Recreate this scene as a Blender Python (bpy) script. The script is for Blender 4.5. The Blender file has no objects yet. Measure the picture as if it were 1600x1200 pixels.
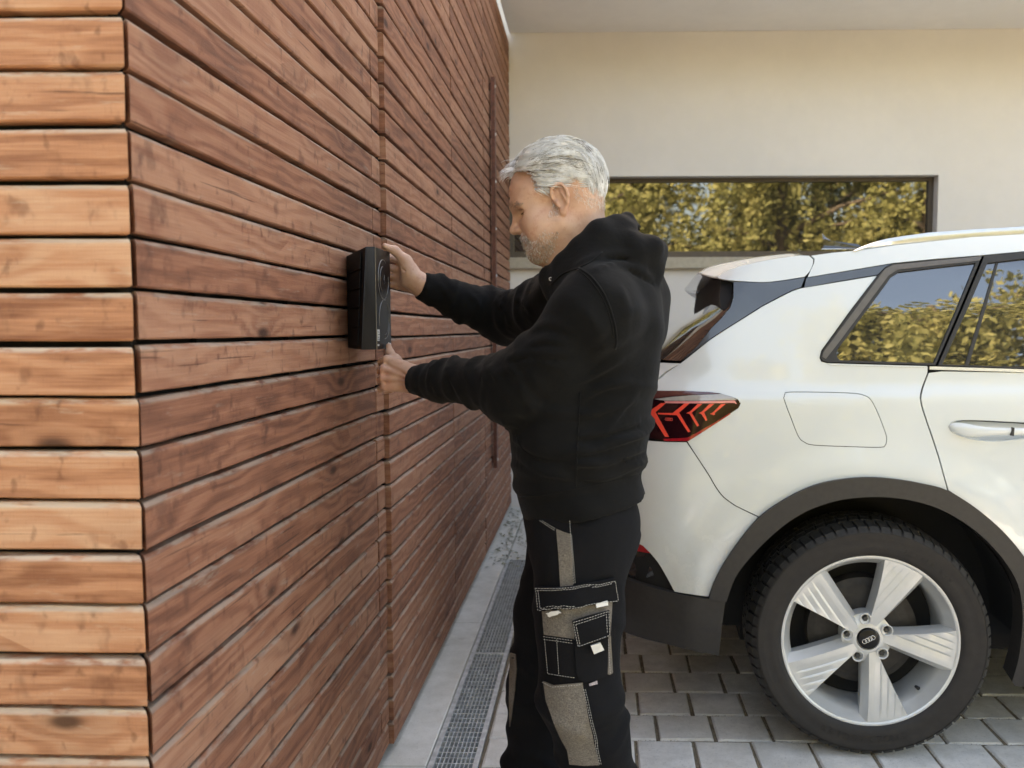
import bpy, bmesh, math, random
import numpy as np
from mathutils import Vector, Matrix
from mathutils.bvhtree import BVHTree
from mathutils.geometry import delaunay_2d_cdt

SC = bpy.context.scene
COL = SC.collection
R = math.radians
rng = random.Random(7)

# ------------------------------------------------------------------ camera, sky, sun, exposure
CAM_H = 1.337
F_PX, CX, CY = 1250.0, 900.0, 600.0
PITCH, YAW = R(3.9), math.atan(30 / 1250)
cam_d = bpy.data.cameras.new('camera')
cam = bpy.data.objects.new('camera', cam_d)
COL.objects.link(cam)
cam.location = (0, 0, CAM_H)
cam.rotation_euler = (R(90) - PITCH, 0, YAW)
cam_d.sensor_width = 36
cam_d.lens = F_PX / 1600 * 36
cam_d.shift_x = -(CX - 800) / 1600
cam_d.clip_start, cam_d.clip_end = 0.05, 2000
cam_d.dof.use_dof = True
cam_d.dof.focus_distance = 2.0
cam_d.dof.aperture_fstop = 4.2
SC.camera = cam

SUN_EL, SUN_AZ = R(36), R(-34)
world = bpy.data.worlds.new('World')
SC.world = world
world.use_nodes = True
wn = world.node_tree
sky = wn.nodes.new('ShaderNodeTexSky')
sky.sky_type = 'NISHITA'
sky.sun_disc = False
sky.sun_elevation, sky.sun_rotation = SUN_EL, SUN_AZ
sky.dust_density = 5.0
sky.air_density = 1.0
sky.ozone_density = 1.0
wn.links.new(sky.outputs[0], wn.nodes['Background'].inputs[0])
wn.nodes['Background'].inputs[1].default_value = 0.15
sun_d = bpy.data.lights.new('sun', 'SUN')
sun_d.energy = 4.6
sun_d.angle = R(0.6)
sun_d.color = (1, .95, .88)
sun = bpy.data.objects.new('sun', sun_d)
COL.objects.link(sun)
sdir = Vector((math.sin(SUN_AZ) * math.cos(SUN_EL), math.cos(SUN_AZ) * math.cos(SUN_EL), math.sin(SUN_EL)))
sun.rotation_euler = (-sdir).to_track_quat('-Z', 'Y').to_euler()
sun.location = sdir * 50

vs = SC.view_settings
vs.view_transform = 'Standard'
vs.look = 'None'
vs.gamma = 1
vs.use_curve_mapping = False
vs.exposure = 2.88
try:
    vs.use_white_balance = True
    vs.white_balance_temperature = 8700
    vs.white_balance_tint = 12
except Exception:
    pass
SC.cycles.max_bounces = 8
SC.cycles.use_denoising = True

# ------------------------------------------------------------------ picture rays
CAM = Vector((0, 0, CAM_H))
_cy, _sy, _cp, _sp = math.cos(YAW), math.sin(YAW), math.cos(PITCH), math.sin(PITCH)
C_RIGHT = Vector((_cy, _sy, 0))
C_FWD = Vector((-_sy * _cp, _cy * _cp, -_sp))
C_UP = Vector((-_sy * _sp, _cy * _sp, _cp))
def ray(px, py):
    return C_FWD + C_RIGHT * ((px - CX) / F_PX) + C_UP * ((CY - py) / F_PX)
def P(px, py, Y):
    """point at depth Y seen at a photograph pixel"""
    d = ray(px, py)
    return CAM + d * (Y / d.y)
def PX(px, py, X):
    d = ray(px, py)
    return CAM + d * (X / d.x)
def G(px, py, z=0.0):
    d = ray(px, py)
    return CAM + d * ((z - CAM_H) / d.z)

# ------------------------------------------------------------------ object helpers
def empty(name, loc=(0, 0, 0), label=None, cat=None, group=None, kind=None, rotz=0):
    o = bpy.data.objects.new(name, None)
    COL.objects.link(o)
    o.location = loc
    o.rotation_euler = (0, 0, rotz)
    o.empty_display_size = .05
    tag(o, label, cat, group, kind)
    return o
def tag(o, label=None, cat=None, group=None, kind=None):
    if label: o['label'] = label
    if cat: o['category'] = cat
    if group: o['group'] = group
    if kind: o['kind'] = kind
    return o
_wpos = {}
def worldpos(o):
    m = Matrix.Translation(o.location) @ o.rotation_euler.to_matrix().to_4x4()
    if o.parent: return worldpos(o.parent) @ o.matrix_parent_inverse @ m
    return m
def adopt(o, parent):
    """child keeps its world-space coordinates"""
    o.parent = parent
    o.matrix_parent_inverse = worldpos(parent).inverted()
    return o
def mesh(name, verts, faces, mats=None, smooth=False, fmat=None):
    me = bpy.data.meshes.new(name)
    me.from_pydata([tuple(v) for v in verts], [], [tuple(f) for f in faces])
    if mats is not None:
        if not isinstance(mats, (list, tuple)): mats = [mats]
        for m in mats: me.materials.append(m)
    if fmat is not None:
        me.polygons.foreach_set('material_index', list(fmat))
    if smooth:
        me.polygons.foreach_set('use_smooth', [True] * len(me.polygons))
    me.update()
    return me
def link(name, me, parent=None, kind=None, loc=None, rotz=None):
    o = bpy.data.objects.new(name, me)
    COL.objects.link(o)
    if loc is not None: o.location = loc
    if rotz is not None: o.rotation_euler = (0, 0, rotz)
    if parent is not None: adopt(o, parent)
    if kind: o['kind'] = kind
    return o
def obj(name, verts, faces, mats, parent=None, smooth=False, kind=None, fmat=None):
    return link(name, mesh(name, verts, faces, mats, smooth, fmat), parent, kind)

class MB:
    """collects simple solids into one mesh"""
    def __init__(s): s.v, s.f = [], []
    def add(s, v, f):
        n = len(s.v); s.v += [Vector(p) for p in v]; s.f += [[i + n for i in q] for q in f]
    def box(s, lo, hi, M=None):
        x0, y0, z0 = lo; x1, y1, z1 = hi
        v = [Vector(p) for p in ((x0,y0,z0),(x1,y0,z0),(x1,y1,z0),(x0,y1,z0),(x0,y0,z1),(x1,y0,z1),(x1,y1,z1),(x0,y1,z1))]
        if M: v = [M @ p for p in v]
        s.add(v, [(0,3,2,1),(4,5,6,7),(0,1,5,4),(1,2,6,5),(2,3,7,6),(3,0,4,7)])
    def cbox(s, lo, hi, c, M=None):
        """box with chamfered vertical and top edges (paver like)"""
        x0, y0, z0 = lo; x1, y1, z1 = hi
        v = [(x0,y0,z0),(x1,y0,z0),(x1,y1,z0),(x0,y1,z0),(x0,y0,z1-c),(x1,y0,z1-c),(x1,y1,z1-c),(x0,y1,z1-c),
             (x0+c,y0+c,z1),(x1-c,y0+c,z1),(x1-c,y1-c,z1),(x0+c,y1-c,z1)]
        v = [Vector(p) for p in v]
        if M: v = [M @ p for p in v]
        s.add(v, [(0,3,2,1),(0,1,5,4),(1,2,6,5),(2,3,7,6),(3,0,4,7),(4,5,9,8),(5,6,10,9),(6,7,11,10),(7,4,8,11),(8,9,10,11)])
    def tube(s, pts, r, n=8, closed=False, caps=True):
        pts = [Vector(p) for p in pts]
        m = len(pts)
        rad = r if isinstance(r, (list, tuple)) else [r] * m
        rings = []
        up = Vector((0.13, 0.21, 0.97))
        for i, p in enumerate(pts):
            if closed: t = pts[(i + 1) % m] - pts[i - 1]
            else: t = pts[min(i + 1, m - 1)] - pts[max(i - 1, 0)]
            if t.length < 1e-9: t = Vector((0, 0, 1))
            t.normalize()
            a = t.cross(up)
            if a.length < .1: a = t.cross(Vector((1, 0, 0)))
            a.normalize(); b = t.cross(a)
            rings.append([p + (a * math.cos(k * 2 * math.pi / n) + b * math.sin(k * 2 * math.pi / n)) * rad[i] for k in range(n)])
        v = [q for rg in rings for q in rg]; f = []
        for i in range(m if closed else m - 1):
            j = (i + 1) % m
            for k in range(n):
                k2 = (k + 1) % n
                f.append((i*n+k, i*n+k2, j*n+k2, j*n+k))
        if caps and not closed:
            f.append(tuple(range(n))[::-1]); f.append(tuple((m-1)*n+k for k in range(n)))
        s.add(v, f)
    def lathe(s, prof, n, center, axis='y', closed_prof=False):
        """prof: list of (radius, along-axis); around world Y by default"""
        c = Vector(center); v = []; f = []; m = len(prof)
        for k in range(n):
            a = 2 * math.pi * k / n
            for (r, h) in prof:
                if axis == 'y': v.append(c + Vector((r * math.cos(a), h, r * math.sin(a))))
                elif axis == 'z': v.append(c + Vector((r * math.cos(a), r * math.sin(a), h)))
                else: v.append(c + Vector((h, r * math.cos(a), r * math.sin(a))))
        for k in range(n):
            k2 = (k + 1) % n
            for i in range(m if closed_prof else m - 1):
                i2 = (i + 1) % m
                f.append((k*m+i, k*m+i2, k2*m+i2, k2*m+i))
        s.add(v, f)
    def prism(s, poly, off):
        """closed polygon of 3-D points extruded by a vector"""
        poly = [Vector(p) for p in poly]; n = len(poly); off = Vector(off)
        v = poly + [p + off for p in poly]
        f = [tuple(range(n)), tuple(range(2*n-1, n-1, -1))] + [(i, i+n, (i+1) % n + n, (i+1) % n) for i in range(n)]
        s.add(v, f)
    def build(s, name, m, parent=None, smooth=False, kind=None):
        o = obj(name, s.v, s.f, m, parent, smooth, kind)
        bm = bmesh.new(); bm.from_mesh(o.data); bmesh.ops.recalc_face_normals(bm, faces=bm.faces); bm.to_mesh(o.data); bm.free()
        return o

def smooth_by_angle(o, deg=35):
    me = o.data
    me.polygons.foreach_set('use_smooth', [True] * len(me.polygons))
    bm = bmesh.new(); bm.from_mesh(me)
    for e in bm.edges:
        if len(e.link_faces) == 2 and e.calc_face_angle(0) > R(deg): e.smooth = False
    bm.to_mesh(me); bm.free()
    return o

# ------------------------------------------------------------------ material helpers
class NT:
    def __init__(s, name):
        s.m = bpy.data.materials.new(name); s.m.use_nodes = True
        s.t = s.m.node_tree; s.b = s.t.nodes['Principled BSDF']
    def n(s, ty, **kw):
        nd = s.t.nodes.new(ty)
        for k, v in kw.items(): setattr(nd, k, v)
        return nd
    def l(s, a, b): s.t.links.new(a, b)
    def inp(s, sock, val):
        if hasattr(val, 'is_linked') or isinstance(val, bpy.types.NodeSocket): s.l(val, sock)
        else: sock.default_value = val
    def co(s, kind='Object'):
        return s.n('ShaderNodeTexCoord').outputs[kind]
    def mapping(s, vec, scale=(1,1,1), loc=(0,0,0), rot=(0,0,0)):
        m = s.n('ShaderNodeMapping'); s.l(vec, m.inputs[0])
        m.inputs['Scale'].default_value = scale; m.inputs['Rotation'].default_value = rot
        s.inp(m.inputs['Location'], loc)
        return m.outputs[0]
    def vadd(s, a, b):
        m = s.n('ShaderNodeVectorMath', operation='ADD'); s.inp(m.inputs[0], a); s.inp(m.inputs[1], b); return m.outputs[0]
    def math(s, op, a, b=0.0, clamp=False):
        m = s.n('ShaderNodeMath', operation=op); m.use_clamp = clamp
        s.inp(m.inputs[0], a); s.inp(m.inputs[1], b); return m.outputs[0]
    def noise(s, vec, scale=5, detail=4, rough=.55, dist=0.0, out='Fac'):
        m = s.n('ShaderNodeTexNoise'); s.l(vec, m.inputs['Vector'])
        m.inputs['Scale'].default_value = scale; m.inputs['Detail'].default_value = detail
        m.inputs['Roughness'].default_value = rough; m.inputs['Distortion'].default_value = dist
        return m.outputs[out]
    def voro(s, vec, scale=5, feature='F1', out='Distance', rnd=1.0):
        m = s.n('ShaderNodeTexVoronoi'); m.feature = feature; s.l(vec, m.inputs['Vector'])
        m.inputs['Scale'].default_value = scale
        if 'Randomness' in m.inputs: m.inputs['Randomness'].default_value = rnd
        return m.outputs[out]
    def rng(s, v, a, b, c=0.0, d=1.0, smooth=True):
        m = s.n('ShaderNodeMapRange'); m.interpolation_type = 'SMOOTHSTEP' if smooth else 'LINEAR'
        m.clamp = True if not smooth else m.clamp
        s.l(v, m.inputs[0])
        for i, x in zip((1, 2, 3, 4), (a, b, c, d)): m.inputs[i].default_value = x
        return m.outputs[0]
    def mix(s, f, a, b, mode='MIX'):
        m = s.n('ShaderNodeMix'); m.data_type = 'RGBA'; m.blend_type = mode
        s.inp(m.inputs[0], f)
        for sock, val in ((m.inputs[6], a), (m.inputs[7], b)):
            if isinstance(val, (tuple, list)): sock.default_value = (*val[:3], 1)
            else: s.l(val, sock)
        return m.outputs[2]
    def ramp(s, f, stops):
        m = s.n('ShaderNodeValToRGB'); s.l(f, m.inputs[0]); e = m.color_ramp.elements
        while len(e) > 1: e.remove(e[-1])
        e[0].position = stops[0][0]; e[0].color = (*stops[0][1], 1)
        for p, c in stops[1:]:
            x = e.new(p); x.color = (*c, 1)
        return m.outputs[0]
    def bump(s, h, strength=.3, dist=.002, prev=None):
        m = s.n('ShaderNodeBump'); s.l(h, m.inputs['Height'])
        m.inputs['Strength'].default_value = strength; m.inputs['Distance'].default_value = dist
        if prev is not None: s.l(prev, m.inputs['Normal'])
        s.l(m.outputs[0], s.b.inputs['Normal']); return m.outputs[0]
    def set(s, **kw):
        for k, v in kw.items():
            k = {'base': 'Base Color', 'rough': 'Roughness', 'metal': 'Metallic', 'spec': 'Specular IOR Level', 'coat': 'Coat Weight',
                 'coat_rough': 'Coat Roughness', 'sheen': 'Sheen Weight', 'sheen_rough': 'Sheen Roughness', 'sss': 'Subsurface Weight',
                 'trans': 'Transmission Weight', 'ior': 'IOR', 'alpha': 'Alpha'}.get(k, k)
            sock = s.b.inputs[k]
            if isinstance(v, bpy.types.NodeSocket): s.l(v, sock)
            elif isinstance(v, (tuple, list)) and sock.type == 'RGBA': sock.default_value = (*v[:3], 1)
            else: sock.default_value = v
        return s

def simple(name, base, rough=.5, var=.12, scale=40, bump=0.0, bscale=200, bdist=.001, **kw):
    """plain surface whose colour and gloss wander a little"""
    t = NT(name); c = t.co()
    n = t.noise(c, scale, 5)
    lo = tuple(x * (1 - var) for x in base); hi = tuple(min(1, x * (1 + var)) for x in base)
    t.set(base=t.mix(t.rng(n, .3, .7), lo, hi), rough=rough, **kw)
    if bump: t.bump(t.noise(c, bscale, 4), bump, bdist)
    return t.m
# ------------------------------------------------------------------ materials of the setting
def timber(name, c_lo, c_mid, c_hi, c_knot, c_worn, edge_amt=.8):
    t = NT(name)
    info = t.n('ShaderNodeObjectInfo')
    cmb = t.n('ShaderNodeCombineXYZ')
    t.l(t.math('MULTIPLY', info.outputs['Random'], 91.0), cmb.inputs[0])
    t.l(t.math('MULTIPLY', info.outputs['Random'], 57.0), cmb.inputs[1])
    t.l(t.math('MULTIPLY', info.outputs['Random'], 133.0), cmb.inputs[2])
    raw = t.co('Object')
    c = t.vadd(raw, cmb.outputs[0])
    sep = t.n('ShaderNodeSeparateXYZ'); t.l(raw, sep.inputs[0])
    # knots: an occasional small dark ellipse with the grain flowing round it
    kv = t.mapping(c, (4.5, 1.5, 10.0))
    kd = t.voro(kv, 1.0)
    kc = t.voro(kv, 1.0, out='Color')
    ks = t.n('ShaderNodeSeparateColor'); t.l(kc, ks.inputs[0])
    gate = t.rng(ks.outputs[0], .60, .66)
    knot = t.math('MULTIPLY', t.rng(kd, .17, .05), gate)
    halo = t.math('MULTIPLY', t.rng(kd, .55, .08), gate)
    warp = t.noise(t.mapping(c, (2.2, 4, 9)), 1.0, 3, .5)
    # cathedral rings
    swirl = t.math('ADD', t.math('MULTIPLY', warp, 9.0), t.math('MULTIPLY', halo, 2.2))
    ringv = t.math('ADD', t.math('MULTIPLY', t.n('ShaderNodeSeparateXYZ').outputs[2], 0), swirl)
    sc = t.n('ShaderNodeSeparateXYZ'); t.l(c, sc.inputs[0])
    ringv = t.math('ADD', t.math('MULTIPLY', sc.outputs[2], 55.0), swirl)
    ring = t.math('SINE', t.math('MULTIPLY', ringv, 3.4))
    ring = t.rng(ring, -1, 1)
    fine = t.noise(t.mapping(c, (7, 30, 260)), 1.0, 6, .72)
    saw = t.noise(t.mapping(c, (420, 60, 45)), 1.0, 3, .6)          # rough-sawn marks across
    blot = t.noise(t.mapping(c, (6, 6, 11)), 1.0, 4, .6)
    blot2 = t.noise(t.mapping(c, (17, 9, 13), (3, 1, 7)), 1.0, 3, .6)
    tone = t.math('ADD', t.math('MULTIPLY', ring, .17), t.math('ADD', t.math('MULTIPLY', fine, .62), t.math('MULTIPLY', blot, .42)))
    tone = t.math('ADD', tone, t.math('MULTIPLY', t.math('SUBTRACT', info.outputs['Random'], .5), .3))
    base = t.ramp(tone, [(.30, c_lo), (.55, c_mid), (.85, c_hi)])
    base = t.mix(t.math('MULTIPLY', t.rng(blot2, .56, .72), .5), base, c_knot)                      # dark weather stains
    base = t.mix(t.math('MULTIPLY', t.rng(t.noise(t.mapping(c, (40, 5, 26)), 1, 3, .5), .60, .74), .55), base, c_knot)
    base = t.mix(t.math('MULTIPLY', halo, .30), base, c_knot)
    base = t.mix(t.math('MULTIPLY', knot, .85), base, tuple(x * .35 for x in c_knot))
    crack = t.rng(t.noise(t.mapping(c, (3.2, 20, 120)), 1.0, 4, .55), .655, .70)
    base = t.mix(t.math('MULTIPLY', crack, .6), base, tuple(x * .5 for x in c_knot))
    base = t.mix(t.math('MULTIPLY', t.rng(saw, .60, .75), .22), base, c_knot)
    # lighter scuffed patches and the greyed, bare top arris
    scuff = t.rng(t.noise(t.mapping(c, (9, 9, 60)), 1.0, 4, .7), .60, .74)
    base = t.mix(t.math('MULTIPLY', scuff, .35), base, c_worn)
    edge = t.rng(sep.outputs[2], .0225, .0315)
    en = t.rng(t.noise(t.mapping(c, (14, 30, 60)), 1.0, 4, .65), .36, .56)
    base = t.mix(t.math('MULTIPLY', edge, t.math('MULTIPLY', en, edge_amt)), base, c_worn)
    t.set(base=base, rough=t.rng(blot, .3, .7, .62, .82), spec=.32)
    h = t.math('ADD', t.math('MULTIPLY', fine, .8), t.math('ADD', t.math('MULTIPLY', saw, .35), t.math('MULTIPLY', ring, .12)))
    h = t.math('SUBTRACT', h, t.math('MULTIPLY', knot, .3))
    t.bump(h, .55, .0016)
    return t.m

M_FRONT = timber('timber_front_lit', (.26, .096, .046), (.49, .222, .118), (.63, .36, .22), (.15, .058, .030), (.62, .50, .37))  # same wood, paler weathered; brighter light on the front is in the colour
M_SIDE = timber('timber_side_shaded', (.130, .052, .031), (.252, .106, .062), (.36, .185, .115), (.085, .034, .023), (.36, .31, .25), edge_amt=.55)  # same wood, redder weathered; shade of the side face is in the darker colour
M_BATTEN = simple('dark_membrane', (.006, .005, .005), .9, .3)

def concrete(name, a, b, spots, rough=.85, sc=1.0, bump=.5):
    t = NT(name); c = t.co()
    big = t.noise(c, 2.2 * sc, 5, .6); mid = t.noise(c, 14 * sc, 5, .65); grit = t.noise(c, 170 * sc, 3, .7)
    base = t.mix(t.rng(t.math('ADD', t.math('MULTIPLY', big, .6), t.math('MULTIPLY', mid, .4)), .35, .65), a, b)
    base = t.mix(t.math('MULTIPLY', t.rng(grit, .58, .75), .55), base, spots)
    base = t.mix(t.math('MULTIPLY', t.rng(t.noise(c, 5 * sc, 6, .7), .58, .72), .45), base, spots)
    t.set(base=base, rough=rough, spec=.3)
    t.bump(t.math('ADD', t.math('MULTIPLY', grit, .7), mid), bump, .002)
    return t.m
M_STRIP = concrete('strip_concrete', (.52, .51, .46), (.68, .67, .62), (.26, .22, .17))
M_SAND = concrete('joint_sand', (.11, .09, .062), (.23, .19, .135), (.04, .034, .025), .95, 6)

def paver_mat():
    t = NT('paver_concrete'); info = t.n('ShaderNodeObjectInfo')
    cmb = t.n('ShaderNodeCombineXYZ')
    for i, k in enumerate((41., 77., 13.)): t.l(t.math('MULTIPLY', info.outputs['Random'], k), cmb.inputs[i])
    raw = t.co(); c = t.vadd(raw, cmb.outputs[0])
    big = t.noise(c, 14, 6, .65); grit = t.noise(c, 120, 5, .8)
    base = t.mix(t.rng(big, .32, .68), (.58, .56, .515), (.74, .72, .675))
    base = t.mix(t.math('MULTIPLY', t.rng(info.outputs['Random'], 0, 1), .30), base, (.56, .51, .43))
    base = t.mix(t.math('MULTIPLY', t.rng(grit, .55, .70), .6), base, (.24, .235, .215))
    base = t.mix(t.math('MULTIPLY', t.rng(t.voro(c, 120, out='Distance'), .16, .05), .5), base, (.62, .6, .56))
    base = t.mix(t.math('MULTIPLY', t.rng(t.noise(c, 26, 5, .7), .62, .78), .35), base, (.26, .23, .18))
    t.set(base=base, rough=.9, spec=.25)
    t.bump(t.math('ADD', t.math('MULTIPLY', grit, .8), t.math('MULTIPLY', big, .6)), 1.0, .004)
    return t.m
M_PAVER = paver_mat()

def plaster(name, col, var=.06):
    t = NT(name); c = t.co()
    big = t.noise(c, .9, 5, .6); mid = t.noise(c, 9, 4, .6); fine = t.noise(c, 260, 3, .6)
    base = t.mix(t.rng(t.math('ADD', t.math('MULTIPLY', big, .7), t.math('MULTIPLY', mid, .3)), .35, .65), tuple(x * (1 - var) for x in col), col)
    base = t.mix(t.math('MULTIPLY', t.rng(t.noise(t.mapping(c, (5, 5, .7)), 1.6, 5, .6), .58, .8), .12), base, tuple(x * .8 for x in col))
    t.set(base=base, rough=.92, spec=.2)
    t.bump(t.math('ADD', fine, t.math('MULTIPLY', mid, .4)), .35, .0015)
    return t.m
M_WALL = plaster('wall_plaster', (.735, .685, .625))
M_CEIL = plaster('soffit_paint', (.82, .80, .77))
M_GALV = simple('galvanised_steel', (.56, .58, .58), .45, .2, 30, .2, 160, .0006, metal=.35)
M_DARKMETAL = simple('window_frame_metal', (.10, .078, .06), .45, .1, 30, metal=.3)
M_SILLMETAL = simple('sill_metal', (.42, .37, .29), .5, .08, 30, metal=.2)
M_RUST = simple('rust_red_steel', (.12, .040, .024), .55, .3, 40, .3, 120, .001)
M_SCREW = simple('screw_steel', (.6, .58, .55), .35, .1, 40, metal=.9)
def glass_dark(name, tint=(.012, .014, .013), spec=.9, wav=.0):
    t = NT(name)
    t.set(base=tint, rough=.012, spec=.5, ior=2.0, coat=1.0, coat_rough=.01)
    if wav:
        t.bump(t.noise(t.mapping(t.co(), (1, 1, 1)), 2.2, 2, .4), wav, .02)
    return t.m
M_PANE = glass_dark('window_glass', wav=.05)

# ------------------------------------------------------------------ the place
XW = -0.642                    # plane of the timber wall
YC = 1.107                     # its front corner
YB = 5.94                      # plane of the rendered house wall
ZC = P(1000, 50, YB).z         # soffit height
PITCHB, BH, BT = .0752, .0672, .024

# ground
obj('ground', [(-300, -300, -.06), (300, -300, -.06), (300, 300, -.06), (-300, 300, -.06)], [(0, 1, 2, 3)],
    concrete('far_ground', (.07, .075, .045), (.11, .11, .07), (.05, .05, .03), .9, .4), kind='structure')

XDL, XDR = G(667, 1200).x, G(746, 1200).x     # drain
YEND = G(785, 874).y
Y0 = -3.0
# concrete strip along the wall
mb = MB(); ns = 26
pts_l, pts_r = [], []
strip = empty('concrete_strip', (0, 0, 0), kind='structure')
xs0, xs1 = XW - .05, XDL - .004
yy = [1.145, 2.35, 3.55, 4.75, YB - .01]
for a, b in zip(yy[:-1], yy[1:]):
    m2 = MB(); m2.cbox((xs0, a + .002, -.055), (xs1, b - .002, .004), .003); m2.build('kerb_slab', M_STRIP, strip)
# channel drain, two gratings
drain = empty('channel_drain', (XDL, 2.5, 0), 'galvanised channel drain with mesh gratings along the foot of the timber wall', 'drain')
mb = MB(); mb.box((XDL + .003, 1.2, -.055), (XDR - .003, YEND, -.05)); mb.build('channel_floor', simple('drain_silt', (.035, .03, .024), .95, .4, 30), drain)
y_break = G(745, 1020).y
ya = 1.35
segs = [(ya, y_break - .002), (y_break + .002, YEND)]
for (s0, s1) in segs:
    gb = MB(); w = XDR - XDL; rail = .017
    gb.box((XDL, s0, -.03), (XDL + rail, s1, .0))
    gb.box((XDR - rail, s0, -.03), (XDR, s1, .0))
    gb.box((XDL + rail, s0, -.03), (XDR - rail, s0 + .006, -.001)); gb.box((XDL + rail, s1 - .006, -.03), (XDR - rail, s1, -.001))
    gb.build('grating_frame', M_GALV, drain)
    gr = MB(); nlong = 9
    for i in range(1, nlong):
        x = XDL + rail + (w - 2 * rail) * i / nlong
        gr.box((x - .0013, s0 + .006, -.026), (x + .0013, s1 - .006, -.002))
    ncr = int((s1 - s0 - .012) / .0315)
    for i in range(1, ncr):
        y = s0 + .006 + (s1 - s0 - .012) * i / ncr
        gr.box((XDL + rail, y - .0019, -.024), (XDR - rail, y + .0019, -.0026))
    gr.build('grating_mesh', M_GALV, drain, kind='stuff')
mb = MB(); mb.box((XDL + .004, YEND + .004, -.055), (XDR - .004, YB - .012, -.002)); mb.build('kerb_slab', M_STRIP, strip)

# pavement: sand bed, pavers
XP0 = XDR + .008
pave = empty('pavement', (1.2, 3, 0), kind='structure')
obj('sand_bed', [(XP0 - .006, -2.2, -.006), (9, -2.2, -.006), (9, YB - .012, -.006), (XP0 - .006, YB - .012, -.006)], [(0, 1, 2, 3)], M_SAND, pave)
PWX, PWY = .187, .1735
rowy0 = G(1200, 1158).y
def paver_mesh(w, d, seed):
    r = random.Random(seed); m2 = MB(); c = .005
    m2.cbox((-w/2, -d/2, -.05), (w/2, d/2, 0), c)
    v = [Vector((p.x + r.uniform(-.0028, .0022) * (1 if p.x < 0 else -1), p.y + r.uniform(-.0022, .0018) * (1 if p.y < 0 else -1), p.z + (r.uniform(-.0008, .0008) if p.z > -.02 else 0))) for p in m2.v]
    return mesh('paver', v, m2.f, M_PAVER)
pm = [paver_mesh(PWX - .011, PWY - .0075, 40 + i) for i in range(7)]
offs = {0: .574, 1: .651, 2: .597, 3: .553, 4: .63, 5: .57, -1: .655, -2: .585}
rest = MB()
npv = 0
for row in range(-24, 22):
    y = rowy0 - PWY / 2 + row * PWY
    if y + .02 > YB - .02: continue
    hi_ = min(y + PWY/2, YB - .006)
    off = offs.get(row, .574 + rng.uniform(-.01, .01) + (row % 2) * .08) - .255
    k0 = math.ceil((XP0 - off) / PWX); 
    near = -4 <= row <= 8
    # cut piece next to the drain
    xa = XP0; xb = off + k0 * PWX
    cells = [(xa, xb)] if xb - xa > .03 else []
    kk = k0
    while off + kk * PWX < (2.9 if near else 8.5):
        cells.append((off + kk * PWX, off + (kk + 1) * PWX)); kk += 1
    for (x0, x1) in cells:
        full = abs((x1 - x0) - PWX) < .001
        jz = rng.uniform(-.0018, .0018)
        if near and x0 < 2.75:
            me = rng.choice(pm) if full else paver_mesh(x1 - x0 - .011, PWY - .0075, rng.randrange(9999))
            o = link('paver', me, None, loc=((x0 + x1) / 2 + rng.uniform(-.0015, .0015), y + rng.uniform(-.001, .001), jz))
            o.rotation_euler = (rng.uniform(-.004, .004), rng.uniform(-.004, .004), rng.uniform(-.006, .006) + (math.pi if full and rng.random() < .5 else 0))
            o.parent = pave; o.matrix_parent_inverse = Matrix.Translation(-pave.location); npv += 1
        else:
            rest.cbox((x0 + .0055, y - PWY/2 + .0038, -.02), (x1 - .0055, hi_ - .0038, jz), .004)
o = rest.build('outer_pavers', M_PAVER, pave, kind='stuff')
# sand grains swept into the joints
sg = MB(); rs = random.Random(3)
for i in range(5200):
    row = rs.randint(-4, 4)
    if rs.random() < .45:
        x, y = rs.uniform(XP0, 1.7), rowy0 + row * PWY + rs.gauss(0, .0022)
    else:
        off = offs.get(row + 1, .574) - .255
        y = rowy0 + row * PWY + rs.uniform(0, PWY)
        x = off + PWX * rs.randint(-1, 7) + rs.gauss(0, .003)
    if x < XP0: continue
    s = rs.uniform(.0008, .0024)
    sg.add([(x - s, y - s, -.0065), (x + s, y - s * .8, -.0065), (x, y + s, -.0065), (x, y, -.0065 + s * 1.8 + .002)], [(0, 1, 3), (1, 2, 3), (2, 0, 3), (2, 1, 0)])
sg.build('joint_grit', concrete('grit', (.16, .125, .08), (.34, .28, .2), (.05, .04, .03), .95, 8), pave, kind='stuff')

# leaf litter and grit in the far corner by the wall
ll = MB(); rs = random.Random(11)
for i in range(260):
    t = rs.random()
    y = rs.uniform(4.35, 5.85); x = XDL - .08 + rs.gauss(.06, .08)
    if x < XW + .02 or x > .0: continue
    s = rs.uniform(.006, .02); a = rs.uniform(0, 6.28); z = .005 + rs.uniform(0, .012)
    ca, sa = math.cos(a) * s, math.sin(a) * s
    ll.add([(x - ca, y - sa, z), (x + sa * .5, y - ca * .5, z + rs.uniform(.002, .01)), (x + ca, y + sa, z + rs.uniform(0, .006)), (x - sa * .5, y + ca * .5, z + .002)], [(0, 1, 2, 3)])
ll.build('leaf_litter', simple('dry_leaves', (.22, .22, .15), .8, .5, 60), None, kind='stuff')
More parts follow.
